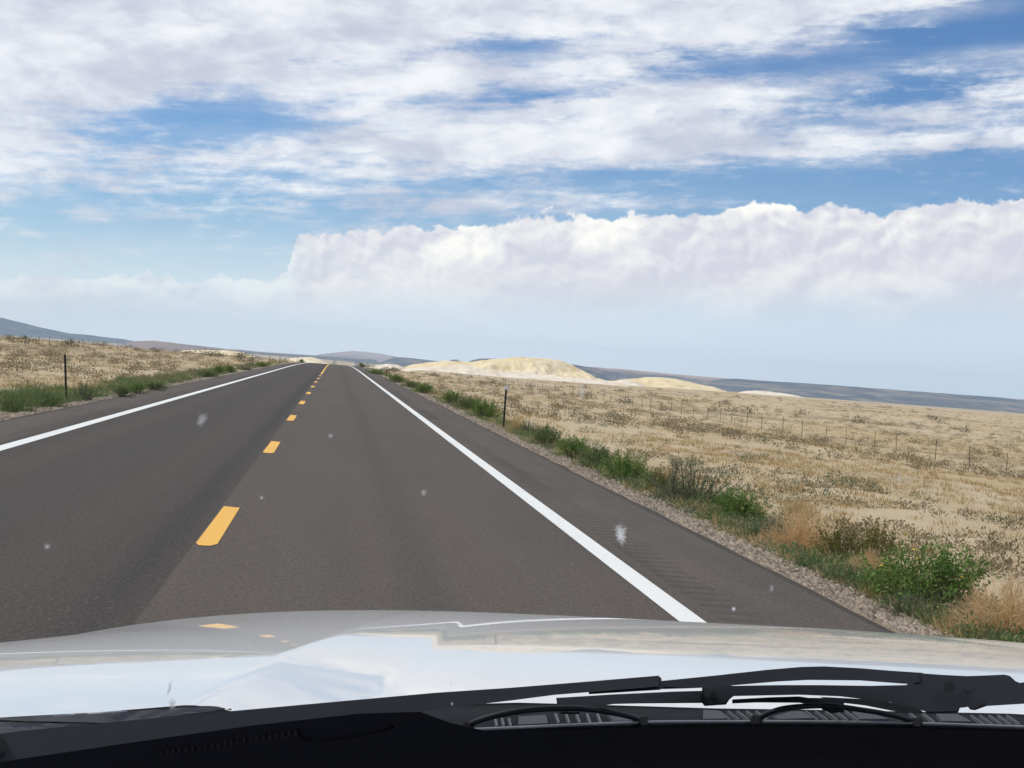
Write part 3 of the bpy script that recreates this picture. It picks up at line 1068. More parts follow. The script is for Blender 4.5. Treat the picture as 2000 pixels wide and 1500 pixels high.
w1 = empty('wiper', (0, 0, 0)); w1.parent = car
w1['label'] = 'long flat black wiper arm crossing the lower left'
arm_top = [(-90, 1442), (25, 1430), (32, 1428.5), (210, 1411), (350, 1398), (500, 1384.5), (650, 1371), (850, 1353), (1000, 1343), (1150, 1331), (1286, 1319.5)]
arm_bot = [(1292, 1325), (1292, 1345), (1150, 1352), (1085, 1357), (1000, 1368), (880, 1382), (830, 1388), (700, 1400), (500, 1423), (400, 1437), (270, 1456), (150, 1471), (30, 1492), (-90, 1513)]
px_prism('wiper_arm', arm_top + arm_bot, .030, .010, M['wiper_metal'], w1, .0016)
px_prism('end_hole_disc', [(-14, 1441), (4, 1440), (13, 1449), (15, 1458), (8, 1470), (-14, 1476)], .028, .003, M['dark_hole'], w1, 0)  # dark disc paints the shade of the hole in the arm end
px_tube('bright_edge', [(-60, 1505.5), (30, 1490), (150, 1469.5)], .0265, .0007, M['rail'], w1, 6)
px_tube('bright_edge', [(280, 1453), (400, 1435), (520, 1419)], .0265, .0006, M['rail'], w1, 6)
arm2 = [(1290, 1330), (1400, 1319), (1500, 1308), (1565, 1302.5), (1610, 1301.5), (1680, 1305), (1740, 1310), (1802, 1314), (1802, 1338), (1770, 1331.5), (1680, 1329), (1580, 1328),
        (1520, 1331), (1450, 1337), (1380, 1343), (1345, 1344.5), (1290, 1346)]
px_prism('wiper_arm', arm2, .040, .012, M['wiper_metal'], w1, .0018)
px_prism('spoiler', [(1150, 1345), (1200, 1338), (1290, 1330), (1290, 1347), (1150, 1356)], .028, .006, M['rubber'], w1, .0008)

w2 = empty('wiper', (0, 0, 0)); w2.parent = car
w2['label'] = 'framed black wiper with hub, yokes and pale rail along the glass foot'
hub = [(1790, 1320), (1800, 1315), (1840, 1318), (1890, 1320.5), (1930, 1319), (1962, 1317.5), (1972, 1320), (1980, 1327), (1986, 1334), (1993, 1337.5), (2001, 1332), (2050, 1326), (2110, 1323),
       (2140, 1330), (2152, 1344), (2140, 1360), (2110, 1366), (2000, 1374.5), (1926, 1376), (1918, 1382), (1905, 1387), (1895, 1386), (1890, 1380), (1888, 1378), (1871, 1380), (1871, 1392), (1812, 1393), (1803, 1386), (1790, 1380), (1740, 1372),
       (1690, 1366), (1640, 1360), (1560, 1357), (1430, 1356.5), (1425, 1366), (1418, 1376), (1376, 1379), (1371, 1372), (1371, 1337), (1395, 1336), (1432, 1339.5), (1520, 1338), (1600, 1338), (1700, 1339.5), (1772, 1341), (1776, 1334), (1786, 1330)]
px_prism('wiper_hub', hub, .034, .012, M['wiper_metal'], w2, .0016)
px_prism('bolt_recess', [(1854 + 11.5 * math.cos(a), 1342 + 10.5 * math.sin(a)) for a in np.linspace(0, 2 * math.pi, 20, endpoint=False)], .0325, .002, M['dark_hole'], w2, 0)  # raised dark disc painting the shade inside the hub hole
px_prism('rivet_hole_disc', [(1893 + 11.5 * math.cos(a), 1342 + 11.5 * math.sin(a)) for a in np.linspace(0, 2 * math.pi, 20, endpoint=False)], .032, .003, M['wiper_metal'], w2, .0006)
px_prism('rivet_hole_disc', [(1394 + 7 * math.cos(a), 1358 + 7 * math.sin(a)) for a in np.linspace(0, 2 * math.pi, 16, endpoint=False)], .0325, .002, M['dark_hole'], w2, 0)  # dark disc painted for the shade of a bracket hole
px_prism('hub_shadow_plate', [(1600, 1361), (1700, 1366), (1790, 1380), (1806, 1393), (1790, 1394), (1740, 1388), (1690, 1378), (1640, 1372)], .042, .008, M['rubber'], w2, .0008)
px_prism('clip', [(1824, 1371), (1866, 1370), (1866, 1379), (1828, 1381)], .032, .003, M['wiper_metal'], w2, .0005)
px_prism('link_bar', [(1372, 1349), (1320, 1350.5), (1200, 1356), (1136, 1360), (1086, 1363), (1090, 1388), (1094, 1394.5), (1130, 1395), (1134, 1386), (1141, 1378.5), (1200, 1375), (1250, 1374), (1372, 1373)], .030, .008, M['wiper_metal'], w2, .0012)
px_prism('rivet_hole_disc', [(1106 + 7 * math.cos(a), 1381 + 6.5 * math.sin(a)) for a in np.linspace(0, 2 * math.pi, 16, endpoint=False)], .0285, .002, M['dark_hole'], w2, 0)  # hole in the left bracket, its shade painted as a dark disc
px_prism('link_bar', [(1600, 1366), (1640, 1364), (1649, 1366), (1648, 1391), (1625, 1393), (1606, 1386), (1598, 1376), (1560, 1370), (1480, 1372), (1430, 1374), (1430, 1366), (1500, 1362), (1560, 1360)], .028, .007, M['wiper_metal'], w2, .001)
px_prism('rivet_hole_disc', [(1629 + 5 * math.cos(a), 1378 + 6 * math.sin(a)) for a in np.linspace(0, 2 * math.pi, 14, endpoint=False)], .0265, .002, M['dark_hole'], w2, 0)  # hole in the right bracket, its shade painted as a dark disc


def yoke(pts, claws):
    y_ = px_tube('yoke', pts, .018, .0017, M['wiper_metal'], w2, 10)
    for a, b_ in claws:
        px_prism('claw', [(a - 10, b_ - 9), (a + 8, b_ - 10), (a + 11, b_ + 4), (a + 6, b_ + 10), (a - 10, b_ + 10), (a - 12, b_)], .0095, .006, M['rubber'], w2, .001)


yoke([(912, 1421), (930, 1409), (975, 1396), (1030, 1387), (1092, 1383), (1140, 1384), (1190, 1391), (1232, 1400), (1258, 1410)], [(915, 1420), (1258, 1409)])
yoke([(1480, 1406), (1498, 1394), (1530, 1384), (1580, 1379), (1625, 1379), (1680, 1386), (1740, 1396), (1788, 1410)], [(1478, 1406), (1792, 1411)])
px_tube('rail', [(862, 1428.5), (884, 1427), (1000, 1421.5), (1150, 1415), (1270, 1410.5), (1400, 1409.5), (1580, 1409.5), (1790, 1413), (2000, 1419.5), (2080, 1422)], .010, .00095, M['rail'], w2, 8)
px_tube('rail', [(858, 1423), (880, 1421), (903, 1420)], .011, .0007, M['rail'], w2, 8, 3)
px_tube('blade', [(880, 1432), (1000, 1427), (1150, 1421), (1270, 1417), (1400, 1415.5), (1580, 1415.5), (1790, 1419), (2000, 1426), (2080, 1429)], .006, .0016, M['rubber'], w2, 8)

# raised ribs and flat pads of the cowl grille
def cowl_pt(px, py, lift=0.0):
    """Where the ray meets the cowl plane."""
    r = ray(px, py)
    for D in np.arange(.62, 1.4, .001):
        xc = r[0] / r[1] * D - CAR_X
        if D >= float(y_rear(xc)) - .001 or CAM_H + r[2] / r[1] * D <= cowl_z(xc, D) + .003 + lift:
            break
    return at_depth(px, py, D)


def cowl_rib(name, pts, mat, t=.004):
    bm = bmesh.new()
    top = [bm.verts.new(cowl_pt(a, b_, -min(0, t)) - np.array([CAR_X, 1.0, 0])) for a, b_ in pts]
    bot = [bm.verts.new(cowl_pt(a, b_) - np.array([CAR_X, 1.0, .008])) for a, b_ in pts]
    n = len(pts)
    bm.faces.new(top); bm.faces.new(bot[::-1])
    for i in range(n):
        bm.faces.new([top[i], bot[i], bot[(i + 1) % n], top[(i + 1) % n]])
    return from_bm(name, bm, mat, cowl)


def slats(x0, x1, n, y0, y1, lean, w=4.0):
    for k in range(n):
        x = x0 + (x1 - x0) * k / max(1, n - 1)
        cowl_rib('slat', [(x, y0), (x + w, y0), (x + w + lean, y1), (x + lean, y1)], M['cowl_rib'])


slats(965, 992, 3, 1402, 1417, 4)
slats(1083, 1165, 5, 1393, 1411, 7)
slats(1402, 1475, 5, 1388, 1404, 22, 3)
slats(1572, 1650, 5, 1388, 1405, 24, 3)
slats(1775, 1800, 2, 1391, 1410, 24, 3)
slats(1895, 1965, 5, 1396, 1414, 26, 3)
for q in ([(1013, 1399), (1066, 1396), (1071, 1412), (1013, 1415)], [(1187, 1395), (1215, 1396), (1242, 1407), (1200, 1408)], [(1374, 1386), (1400, 1387), (1420, 1403), (1373, 1404)],
          [(1508, 1400), (1545, 1389), (1566, 1389), (1590, 1402), (1520, 1404)], [(1664, 1389), (1700, 1392), (1735, 1404), (1680, 1404)], [(1828, 1394), (1870, 1394), (1898, 1409), (1840, 1408)]):
    cowl_rib('pad', q, M['cowl_pad'])

# faint ribbed vent and a thin bead on the dashboard under the long arm
for k in range(22):
    x = 312 + k * 12.6
    y = 1470 - k * 1.95
    px_prism('vent_rib', [(x - 2, y - 8), (x + 2.5, y - 8.5), (x + 3.0, y + 7), (x - 1.5, y + 8)], -.006, .002, M['dash'], band, 0)
px_tube('bead', [(584, 1427), (594, 1440), (612, 1447), (640, 1446), (740, 1429), (768, 1419)], -.005, .0008, M['cowl'], band, 8)


# the grey corner trim between hood and long arm
tx = np.linspace(-60, 452, 40)
t_top = np.interp(tx, [-60, 0, 100, 200, 300, 400, 422, 438, 452], [1410, 1405, 1399, 1393, 1386, 1378.5, 1379, 1383, 1388])
V = np.array([[cowl_pt(a, t0 + (1450 - .13 * (a + 60) - t0) * k, .002) for a, t0 in zip(tx, t_top)] for k in np.linspace(0, 1, 6)])
trim = car_part('corner_trim', V, grid_faces(6, len(tx)), M['trim'], True)
tx = np.linspace(-60, 205, 24)
g_top = np.interp(tx, [-60, 0, 100, 205], [1405.5, 1406.5, 1409.3, 1412])
V = np.array([[cowl_pt(a, t0 + dk, .0032) for a, t0 in zip(tx, g_top)] for dk in (0, 1.6, 3.0)])
car_part('trim_groove', V, grid_faces(3, len(tx)), M['dark_hole'], False)


# insect marks on the outside of the pane
def splat(cx_, cy_, rx, ry_, mat, seed, lean=0.0, n=26):
    rg = np.random.default_rng(seed)
    V = [at_depth(cx_, cy_, relaxed_D(cx_, cy_) + .0015)]
    rings = 5
    jag = .72 + .4 * rg.random(n)
    for q in range(1, rings + 1):
        for k in range(n):
            a = 2 * math.pi * k / n
            rr = jag[k] * q / rings * (1.25 if math.sin(a) < -.3 else 1.0)
            x = cx_ + rx * rr * math.cos(a) - lean * ry_ * math.sin(a) * q / rings
            y = cy_ + ry_ * rr * math.sin(a)
            V.append(at_depth(x, y, relaxed_D(x, y) + .0015))
    T = [np.array([(0, 1 + k, 1 + (k + 1) % n) for k in range(n)])]
    Q = [(1 + q * n + k, 1 + q * n + (k + 1) % n, 1 + (q + 1) * n + (k + 1) % n, 1 + (q + 1) * n + k) for q in range(rings - 1) for k in range(n)]
    o = car_part('bug_splat', np.array(V), T + [np.array(Q)], mat, False, windshield)
    at_ = o.data.attributes.new('thickness', 'FLOAT', 'POINT')
    at_.data.foreach_set('value', [1.0] + [1 - q / rings for q in range(1, rings + 1) for _ in range(n)])
    return o


splat(1212, 1046, 15, 27, M['splat'], 1, -.12)
splat(394, 822, 13, 18, M['splat_faint'], 2, .35)
splat(337, 1376, 10, 15, M['splat_grey'], 3)
splat(331, 1345, 5, 20, M['splat_grey'], 4, .25)
for k, (a, b_, r1, r2, mm) in enumerate([(828, 963, 8, 9, 'splat_faint'), (646, 852, 7, 6, 'splat_faint'), (511, 973, 6, 6, 'splat_faint'), (92, 1068, 9, 8, 'splat_faint'), (1433, 1190, 6, 6, 'splat'),
                                      (1507, 1150, 6, 9, 'splat_faint'), (499, 1258, 7, 5, 'splat_grey'), (1136, 768, 9, 22, 'splat_faint'), (1756, 935, 6, 14, 'splat_faint'), (881, 1337, 4, 8, 'splat_faint'),
                                      (863, 1230, 5, 7, 'splat_faint'), (425, 1350, 2, 2, 'splat_grey'), (883, 1375, 4, 5, 'splat_grey')]):
    splat(a, b_, r1, r2, M[mm], 10 + k)
px_tube('bug_streak', [(122, 1258), (118, 1268), (113, 1282)], .002, .0003, M['splat_grey'], windshield, 6)


# ------------------------------------------------------------------ posts and fences
def ground_at(px, py):
    """World point where the pixel's ray first meets the terrain."""
    r = ray(px, py)
    D = np.concatenate([np.linspace(6, 60, 1200), np.linspace(60, 900, 4000)])
    x = r[0] / r[1] * D
    z = CAM_H + r[2] / r[1] * D
    hit = np.nonzero(z <= terrain(x, D))[0]
    i = hit[0] if len(hit) else len(D) - 1
    return np.array([x[i], D[i], float(terrain(x[i], D[i]))])


def delineator(px, pyb, pyt, label, cap, lean=0.0, X=None):
    p = ground_at(px, pyb)
    hgt = (pyb - pyt) / F_PX * p[1]
    t = empty('delineator_post', tuple(p))
    tag(t, label, 'post', 'marker posts along the road edges')
    bm = bmesh.new()
    w = .055
    pr_ = [(-w / 2, .012), (-w / 4, .012), (-w / 5, -.018), (w / 5, -.018), (w / 4, .012), (w / 2, .012), (w / 2, .018), (-w / 2, .018)]
    a = [bm.verts.new((x, y, -.2)) for x, y in pr_]
    b_ = [bm.verts.new((x + lean * hgt, y, hgt)) for x, y in pr_]
    bm.faces.new(a); bm.faces.new(b_[::-1])
    for i in range(len(a)):
        j = (i + 1) % len(a)
        bm.faces.new([a[i], a[j], b_[j], b_[i]])
    from_bm('post', bm, M['post_green'], t)
    if cap:
        bm = bmesh.new()
        bmesh.ops.create_cone(bm, cap_ends=True, segments=20, radius1=.058, radius2=.058, depth=.012,
                              matrix=Matrix.Translation((lean * hgt, -.026, hgt + .01)) @ Matrix.Rotation(math.pi / 2, 4, 'X'))
        from_bm('reflector', bm, M['reflector'], t)
    return t


delineator(983, 838, 757, 'tall dark post with white reflector top on the right gravel edge', True, .0)
delineator(131, 784, 695, 'tall dark leaning post among the green weeds left of the road', False, -.115)
delineator(754, 735, 721, 'short dark post nearer the camera than the pair by the right crest', False)
delineator(728, 729, 712, 'dark post in the green shrubs, right one of the pair near the crest', False)
delineator(716, 726, 709, 'slim pale-sided post, left one of the pair right of the crest', False)
delineator(492, 717, 694, 'dark post left of the road, nearest of the row before the crest', False)
delineator(526, 713, 695, 'dark post left of the road, middle of the row before the crest', False)
delineator(546, 711, 695, 'dark post left of the road, farthest standing clear before the crest', False)
delineator(580, 708, 698, 'small thin post beside the pale sand bank left of the crest', False)


def fence(name, x0, y0, y1, step, h, label, nposts):
    root = empty(name, (x0, y0, float(terrain(x0, y0))))
    tag(root, label, 'fence')
    base = np.array([x0, y0, float(terrain(x0, y0))])
    tops = []
    for k in range(nposts):
        y = y0 + k * step + random.uniform(-.5, .5)
        x = x0 + random.uniform(-.15, .15)
        z = float(terrain(x, y))
        hh = h * random.uniform(.9, 1.1)
        r = random.uniform(.019, .033)
        bm = bmesh.new()
        bmesh.ops.create_cone(bm, cap_ends=True, segments=8, radius1=r, radius2=r * .85, depth=hh + .3, matrix=Matrix.Translation((0, 0, (hh - .3) / 2)))
        bmesh.ops.transform(bm, verts=bm.verts, matrix=Matrix.Translation(Vector((x, y, z)) - Vector(base)) @ Matrix.Rotation(random.uniform(-.05, .05), 4, 'Y'))
        from_bm('post', bm, M['wood'], root)
        tops.append((x, y, z, hh))
    for f in (.3, .52, .74, .94):
        V, Fc = [], []
        for i, (x, y, z, hh) in enumerate(tops):
            c = np.array([x - .06, y, z + h * f]) - base
            for s in range(4):
                an = s * math.pi / 2
                V.append(c + np.array([.004 * math.cos(an), 0, .004 * math.sin(an)]))
        for i in range(len(tops) - 1):
            for s in range(4):
                Fc.append((i * 4 + s, i * 4 + (s + 1) % 4, i * 4 + 4 + (s + 1) % 4, i * 4 + 4 + s))
        mk('wire', np.array(V), np.array(Fc), M['wire'], root)
    return root


fence('wire_fence', 33.6, 67.0, 330, 4.76, 1.08, 'long wire fence with weathered posts crossing the tan desert right of the road', 50)
fence('wire_fence', -31.0, 112.0, 300, 6.5, 1.0, 'wire fence with dark thin posts along the scrubby rise left of the road', 20)


# ------------------------------------------------------------------ plants
def leaf_quads(C, L, Wd, D, up=None):
    """Leaf shaped quads: centres C (n,3), directions D, lengths L, widths Wd."""
    n = len(C)
    D = D / np.linalg.norm(D, axis=1, keepdims=True)
    R = rng.normal(size=(n, 3))
    S = np.cross(D, R)
    S /= np.linalg.norm(S, axis=1, keepdims=True) + 1e-9
    L = np.asarray(L)[:, None] if np.ndim(L) else np.full((n, 1), L)
    Wd = np.asarray(Wd)[:, None] if np.ndim(Wd) else np.full((n, 1), Wd)
    a = C
    b_ = C + D * L * .45 + S * Wd * .5
    c = C + D * L
    d = C + D * L * .45 - S * Wd * .5
    V = np.stack([a, b_, c, d], 1).reshape(-1, 3)
    F_ = np.arange(4 * n).reshape(n, 4)
    return V, F_


def stems_mesh(paths, r):
    """Three-sided tapering stems through lists of points."""
    V, Fc = [], []
    for pth in paths:
        k0 = len(V)
        m_ = len(pth)
        for i, c in enumerate(pth):
            rr = r * (1 - .75 * i / (m_ - 1))
            for s in range(3):
                an = s * 2.094
                V.append((c[0] + rr * math.cos(an), c[1] + rr * math.sin(an), c[2]))
        for i in range(m_ - 1):
            for s in range(3):
                Fc.append((k0 + i * 3 + s, k0 + i * 3 + (s + 1) % 3, k0 + i * 3 + 3 + (s + 1) % 3, k0 + i * 3 + 3 + s))
    return np.array(V), np.array(Fc)


def shoot(base, az_, tilt, L, bend, n=6):
    p = np.array(base, float)
    out = [p.copy()]
    for i in range(n):
        t = tilt + bend * i / n
        d = np.array([math.cos(az_) * math.sin(t), math.sin(az_) * math.sin(t), math.cos(t)])
        p = p + d * L / n
        out.append(p.copy())
    return out


def proto_shrub(kind, seed):
    """Meshes of a unit shrub (about 1 m across, 0.6 m high): foliage and stems."""
    g = np.random.default_rng(seed)
    paths, C, D, L, Wd = [], [], [], [], []
    if kind in ('leafy', 'olive'):
        ns, hh, lf = (95, .62, 42) if kind == 'leafy' else (80, .66, 34)
        for _ in range(ns):
            az_ = g.uniform(0, 6.283)
            tilt = min(1.45, abs(g.normal(.0, .75)) + .05)
            length = hh * g.uniform(.65, 1.08) * (1 - .12 * tilt)
            rad = g.uniform(0, .16)
            p = shoot((rad * math.cos(az_), rad * math.sin(az_), 0), az_ + g.normal(0, .4), tilt, length, g.normal(-.15, .3))
            paths.append(p)
            P_ = np.array(p)
            for _k in range(lf):
                t = g.uniform(.30, 1.0) ** .7 * (len(P_) - 1)
                i = min(int(t), len(P_) - 2)
                c = P_[i] + (P_[i + 1] - P_[i]) * (t - i) + g.normal(0, .022, 3)
                C.append(c); D.append(g.normal(0, 1, 3) + np.array([math.cos(az_) * .5, math.sin(az_) * .5, .8]))
                L.append(g.uniform(.026, .055)); Wd.append(g.uniform(.012, .022))
    elif kind == 'sage':
        for _ in range(85):
            az_ = g.uniform(0, 6.283)
            tilt = min(1.3, abs(g.normal(0, .55)) + .03)
            length = g.uniform(.4, .78) * (1 - .2 * tilt)
            rad = g.uniform(0, .2)
            p = shoot((rad * math.cos(az_), rad * math.sin(az_), 0), az_ + g.normal(0, .3), tilt, length, g.normal(-.1, .2))
            paths.append(p)
            P_ = np.array(p)
            for _k in range(34):
                t = g.uniform(.15, 1.0) * (len(P_) - 1)
                i = min(int(t), len(P_) - 2)
                c = P_[i] + (P_[i + 1] - P_[i]) * (t - i) + g.normal(0, .008, 3)
                d = (P_[i + 1] - P_[i]) / np.linalg.norm(P_[i + 1] - P_[i])
                C.append(c); D.append(d + g.normal(0, .5, 3)); L.append(g.uniform(.03, .065)); Wd.append(g.uniform(.006, .012))
    elif kind == 'tumble':
        for _ in range(230):
            az_ = g.uniform(0, 6.283)
            tilt = min(1.62, math.acos(1 - g.random() * 1.02))
            length = g.uniform(.40, .58)
            p = shoot((0, 0, 0.02), az_, tilt, length, g.normal(-.2, .35), 5)
            P_ = np.array(p)
            for i in range(len(P_) - 1):
                C.append(P_[i]); D.append(P_[i + 1] - P_[i]); L.append(np.linalg.norm(P_[i + 1] - P_[i]) * 1.1); Wd.append(.006)
            for _k in range(22):
                t = g.uniform(.25, 1.0) * (len(P_) - 1)
                i = min(int(t), len(P_) - 2)
                c = P_[i] + (P_[i + 1] - P_[i]) * (t - i)
                d = (P_[i + 1] - P_[i]) / np.linalg.norm(P_[i + 1] - P_[i])
                C.append(c); D.append(d + g.normal(0, .55, 3)); L.append(g.uniform(.06, .15)); Wd.append(g.uniform(.003, .006))
            if _ < 26:
                paths.append(p)
    elif kind == 'grass':
        for _ in range(330):
            az_ = g.uniform(0, 6.283)
            tilt = min(1.2, abs(g.normal(0, .42)))
            rad = g.uniform(0, .26)
            length = g.uniform(.3, .62)
            p = shoot((rad * math.cos(az_ * 3), rad * math.sin(az_ * 3), 0), az_, tilt, length, g.normal(.3, .3), 4)
            P_ = np.array(p)
            for i in range(len(P_) - 1):
                C.append(P_[i]); D.append(P_[i + 1] - P_[i]); L.append(np.linalg.norm(P_[i + 1] - P_[i]) * 1.25); Wd.append(.011 * (1 - .2 * i))
            if _ < 14:
                paths.append(p)
    V, F_ = leaf_quads(np.array(C), np.array(L), np.array(Wd), np.array(D))
    SV, SF = stems_mesh(paths, .006)
    return V, F_, SV, SF


def proto(name, kind, seed, leafmat, stem='bark', flowers=0, partname='foliage'):
    V, F_, SV, SF = proto_shrub(kind, seed)
    root = empty(name)
    mk(partname, V, F_, M[leafmat], root)
    mk('stems', SV, SF, M[stem], root)
    if flowers:
        g = np.random.default_rng(seed + 5)
        top = V[V[:, 2] > np.quantile(V[:, 2], .55)]
        for _ in range(flowers):
            c = top[g.integers(len(top))]
            bm = bmesh.new()
            bmesh.ops.create_icosphere(bm, subdivisions=1, radius=.018, matrix=Matrix.Translation(c + np.array([0, -.01, .02])) @ Matrix.Diagonal((1, 1, .5, 1)))
            from_bm('flower', bm, M['flower'], root)
    return root


def copy_thing(root):
    c = root.copy()
    COL.objects.link(c)
    for ch in root.children:
        k = ch.copy()
        COL.objects.link(k)
        k.parent = c
    return c


PROTO = {}


def get_proto(key):
    """First call builds the plant, later calls copy it."""
    spec = {
        'leafy': ('green_shrub', 'leafy', 11, 'leaf_green', 'bark', 0),
        'leafy_flower': ('green_shrub', 'leafy', 12, 'leaf_green', 'bark', 7),
        'weed': ('green_shrub', 'leafy', 13, 'leaf_weed', 'bark', 0),
        'olive': ('olive_shrub', 'olive', 14, 'leaf_olive', 'bark', 0),
        'sage': ('sage_shrub', 'sage', 15, 'leaf_sage', 'bark', 0),
        'tumble': ('tumbleweed', 'tumble', 16, 'dry', 'dry', 0),
        'grass': ('grass_clump', 'grass', 17, 'dry_pale', 'dry_pale', 0),
        'greengrass': ('grass_clump', 'grass', 18, 'leaf_weed', 'leaf_weed', 0),
    }[key]
    if key in PROTO:
        return copy_thing(PROTO[key])
    nm, kind, seed, lm, sm, fl = spec
    o = proto(nm, kind, seed, lm, sm, fl, 'twigs' if kind == 'tumble' else 'blades' if kind == 'grass' else 'foliage')
    PROTO[key] = o
    return o


CATS = {'leafy': 'shrub', 'leafy_flower': 'shrub', 'weed': 'shrub', 'olive': 'shrub', 'sage': 'shrub', 'tumble': 'tumbleweed', 'grass': 'grass clump', 'greengrass': 'grass clump'}


def plant(key, px, pyb, wpx, hpx, label, group=None):
    p = ground_at(px, pyb)
    o = get_proto(key)
    s = 1.25 * wpx / F_PX * p[1]
    unit_h = {'leafy': .58, 'leafy_flower': .58, 'weed': .58, 'olive': .62, 'sage': .70, 'tumble': .56, 'grass': .52, 'greengrass': .52}[key]
    hz = 1.04 * hpx / F_PX * p[1] / unit_h
    o.location = (p[0], p[1] + s * .25, float(terrain(p[0], p[1] + s * .25)) - .02)
    o.rotation_euler = (0, 0, random.uniform(0, 6.28))
    o.scale = (s, s, hz)
    tag(o, label, CATS[key], group)
    return o


PL = [
    # key, px, base py, width, height, label
    ('leafy_flower', 1835, 1200, 235, 128, 'big bright green shrub with small yellow flowers beside the gravel'),
    ('tumble', 1985, 1262, 190, 130, 'orange-tan dry tumbleweed by the gravel, nearest of all roadside plants'),
    ('tumble', 1572, 1078, 125, 82, 'round orange-tan tumbleweed between dark sage and olive shrub'),
    ('olive', 1655, 1108, 100, 92, 'olive green shrub right against the round orange tumbleweed'),
    ('olive', 1722, 1110, 95, 88, 'olive shrub with dry stalks just before the big bright green shrub'),
    ('tumble', 1700, 1135, 80, 62, 'small tan tumbleweed in front of the olive shrubs'),
    ('sage', 1506, 1062, 105, 62, 'low grey-green sage shrub left of the round orange tumbleweed'),
    ('leafy', 1446, 1024, 110, 66, 'bright green shrub with pale dry stalks at its foot on the gravel edge'),
    ('grass', 1478, 1022, 70, 52, 'yellow grass clump between bright green shrub and grey-green sage'),
    ('sage', 1362, 990, 165, 92, 'largest dark grey-green sage shrub with spiky tops beside the gravel'),
    ('olive', 1288, 962, 70, 45, 'yellowish shrub left of the largest spiky sage'),
    ('leafy', 1228, 942, 100, 52, 'green shrub beyond the yellowish shrub, before the largest spiky sage'),
    ('weed', 1172, 918, 80, 48, 'light green shrub, third one beyond the largest spiky sage'),
    ('leafy', 1126, 898, 76, 44, 'deep green shrub closing the row before the tall right post'),
    ('weed', 1070, 872, 66, 42, 'light green shrub standing just nearer than the tall right post'),
    ('sage', 1035, 850, 55, 32, 'grey-green sage shrub at the near side of the tall right post'),
    ('grass', 1008, 846, 48, 36, 'pale grass clump touching the foot of the tall right post'),
    ('leafy', 948, 818, 60, 36, 'dark green shrub just beyond the tall right post'),
    ('weed', 915, 803, 52, 30, 'light green shrub, second one beyond the tall right post'),
    ('leafy', 885, 791, 48, 27, 'rich green shrub, third one beyond the tall right post'),
    ('leafy', 828, 770, 40, 22, 'dark green rounded shrub beside the bare gap in the right verge'),
    ('weed', 803, 759, 34, 16, 'green shrub in the far right verge beyond the bare gap'),
    ('leafy', 774, 747, 36, 15, 'low dark green shrub spread in the far right verge'),
    ('leafy', 735, 733, 34, 11, 'flat green shrub at the feet of the paired posts near the crest'),
    ('leafy', 706, 717, 14, 8, 'tiny dark shrub right of the white box near the crest'),
    ('leafy', 682, 713, 12, 9, 'tiny dark shrub left of the white box near the crest'),
    ('sage', 1660, 1142, 120, 34, 'low spreading grey-green plant under the olive shrubs'),
    ('sage', 1815, 1215, 165, 50, 'low dark grey-green plant in front of the big bright green shrub'),
    ('tumble', 1905, 1205, 90, 60, 'dry tan tumbleweed touching the right side of the big green shrub'),
    ('weed', 1410, 1002, 70, 42, 'small yellow-green shrub at the foot of the largest spiky sage'),
    ('grass', 1570, 1012, 110, 46, 'pale yellow grass clump standing behind the orange tumbleweed'),
    ('grass', 1305, 950, 60, 40, 'yellow grass clump left of the largest spiky sage'),
    # left side
    ('sage', 163, 784, 44, 42, 'grey-green sage shrub right of the leaning left post'),
    ('weed', 236, 775, 40, 24, 'light green shrub beyond the sage on the left verge'),
    ('leafy', 266, 769, 34, 22, 'darker green shrub midway along the left verge'),
    ('weed', 300, 763, 46, 18, 'broad yellow-green shrub midway along the left verge'),
    ('weed', 402, 738, 50, 16, 'wide light green shrub nearer of the far left clump'),
    ('leafy', 425, 731, 26, 18, 'dark rounded shrub in the far left clump'),
    ('leafy', 447, 728, 24, 15, 'dark green shrub just before the first far left post'),
    ('sage', 478, 723, 34, 14, 'grey-green shrub at the foot of the first far left post'),
    ('leafy', 510, 717, 26, 10, 'dark shrub between the first and second far left posts'),
    ('leafy', 589, 708, 11, 6, 'tiny dark shrub against the pale sand bank left of the crest'),
    ('greengrass', 20, 806, 120, 46, 'broad green grass clump, outermost on the left verge'),
    ('greengrass', 88, 797, 100, 42, 'green grass clump left of the leaning post'),
    ('greengrass', 52, 790, 110, 42, 'tall green grass clump behind the two front left clumps'),
]
for a in PL:
    plant(*a)

# small pale box beside the road near the crest
bp = ground_at(697, 716)
bx = empty('utility_box', tuple(bp))
tag(bx, 'small white utility box beside the right verge near the crest', 'utility box')
bm = bmesh.new()
box_bm(bm, (0, 0, .35), (.9, .6, .75))
bmesh.ops.bevel(bm, geom=bm.edges[:], offset=.03, segments=2, affect='EDGES')
from_bm('cabinet', bm, M['reflector'], bx)
bm = bmesh.new()
box_bm(bm, (0, 0, .76), (1.0, .7, .06))
from_bm('lid', bm, M['cowl_rib'], bx)


# ------------------------------------------------------------------ ground cover nobody could count
def tufts(name, P_, size, nb, mat, spread, wid, lean=.5, flat=1.0):
    n = len(P_)
    C = np.repeat(P_, nb, 0)
    S = np.repeat(size, nb)
    an = rng.uniform(0, 6.283, n * nb)
    rr = np.sqrt(rng.random(n * nb)) * spread * S
    C = C + np.stack([rr * np.cos(an), rr * np.sin(an), -.02 * S], 1)
    D = np.stack([np.cos(an) * rng.random(n * nb) * lean + rng.normal(0, .25, n * nb), np.sin(an) * rng.random(n * nb) * lean + rng.normal(0, .25, n * nb), np.full(n * nb, flat)], 1)
    L = S * rng.uniform(.55, 1.05, n * nb)
    V, F_ = leaf_quads(C, L, S * wid, D)
    return tag(mk(name, V, F_, M[mat]), kind='stuff')


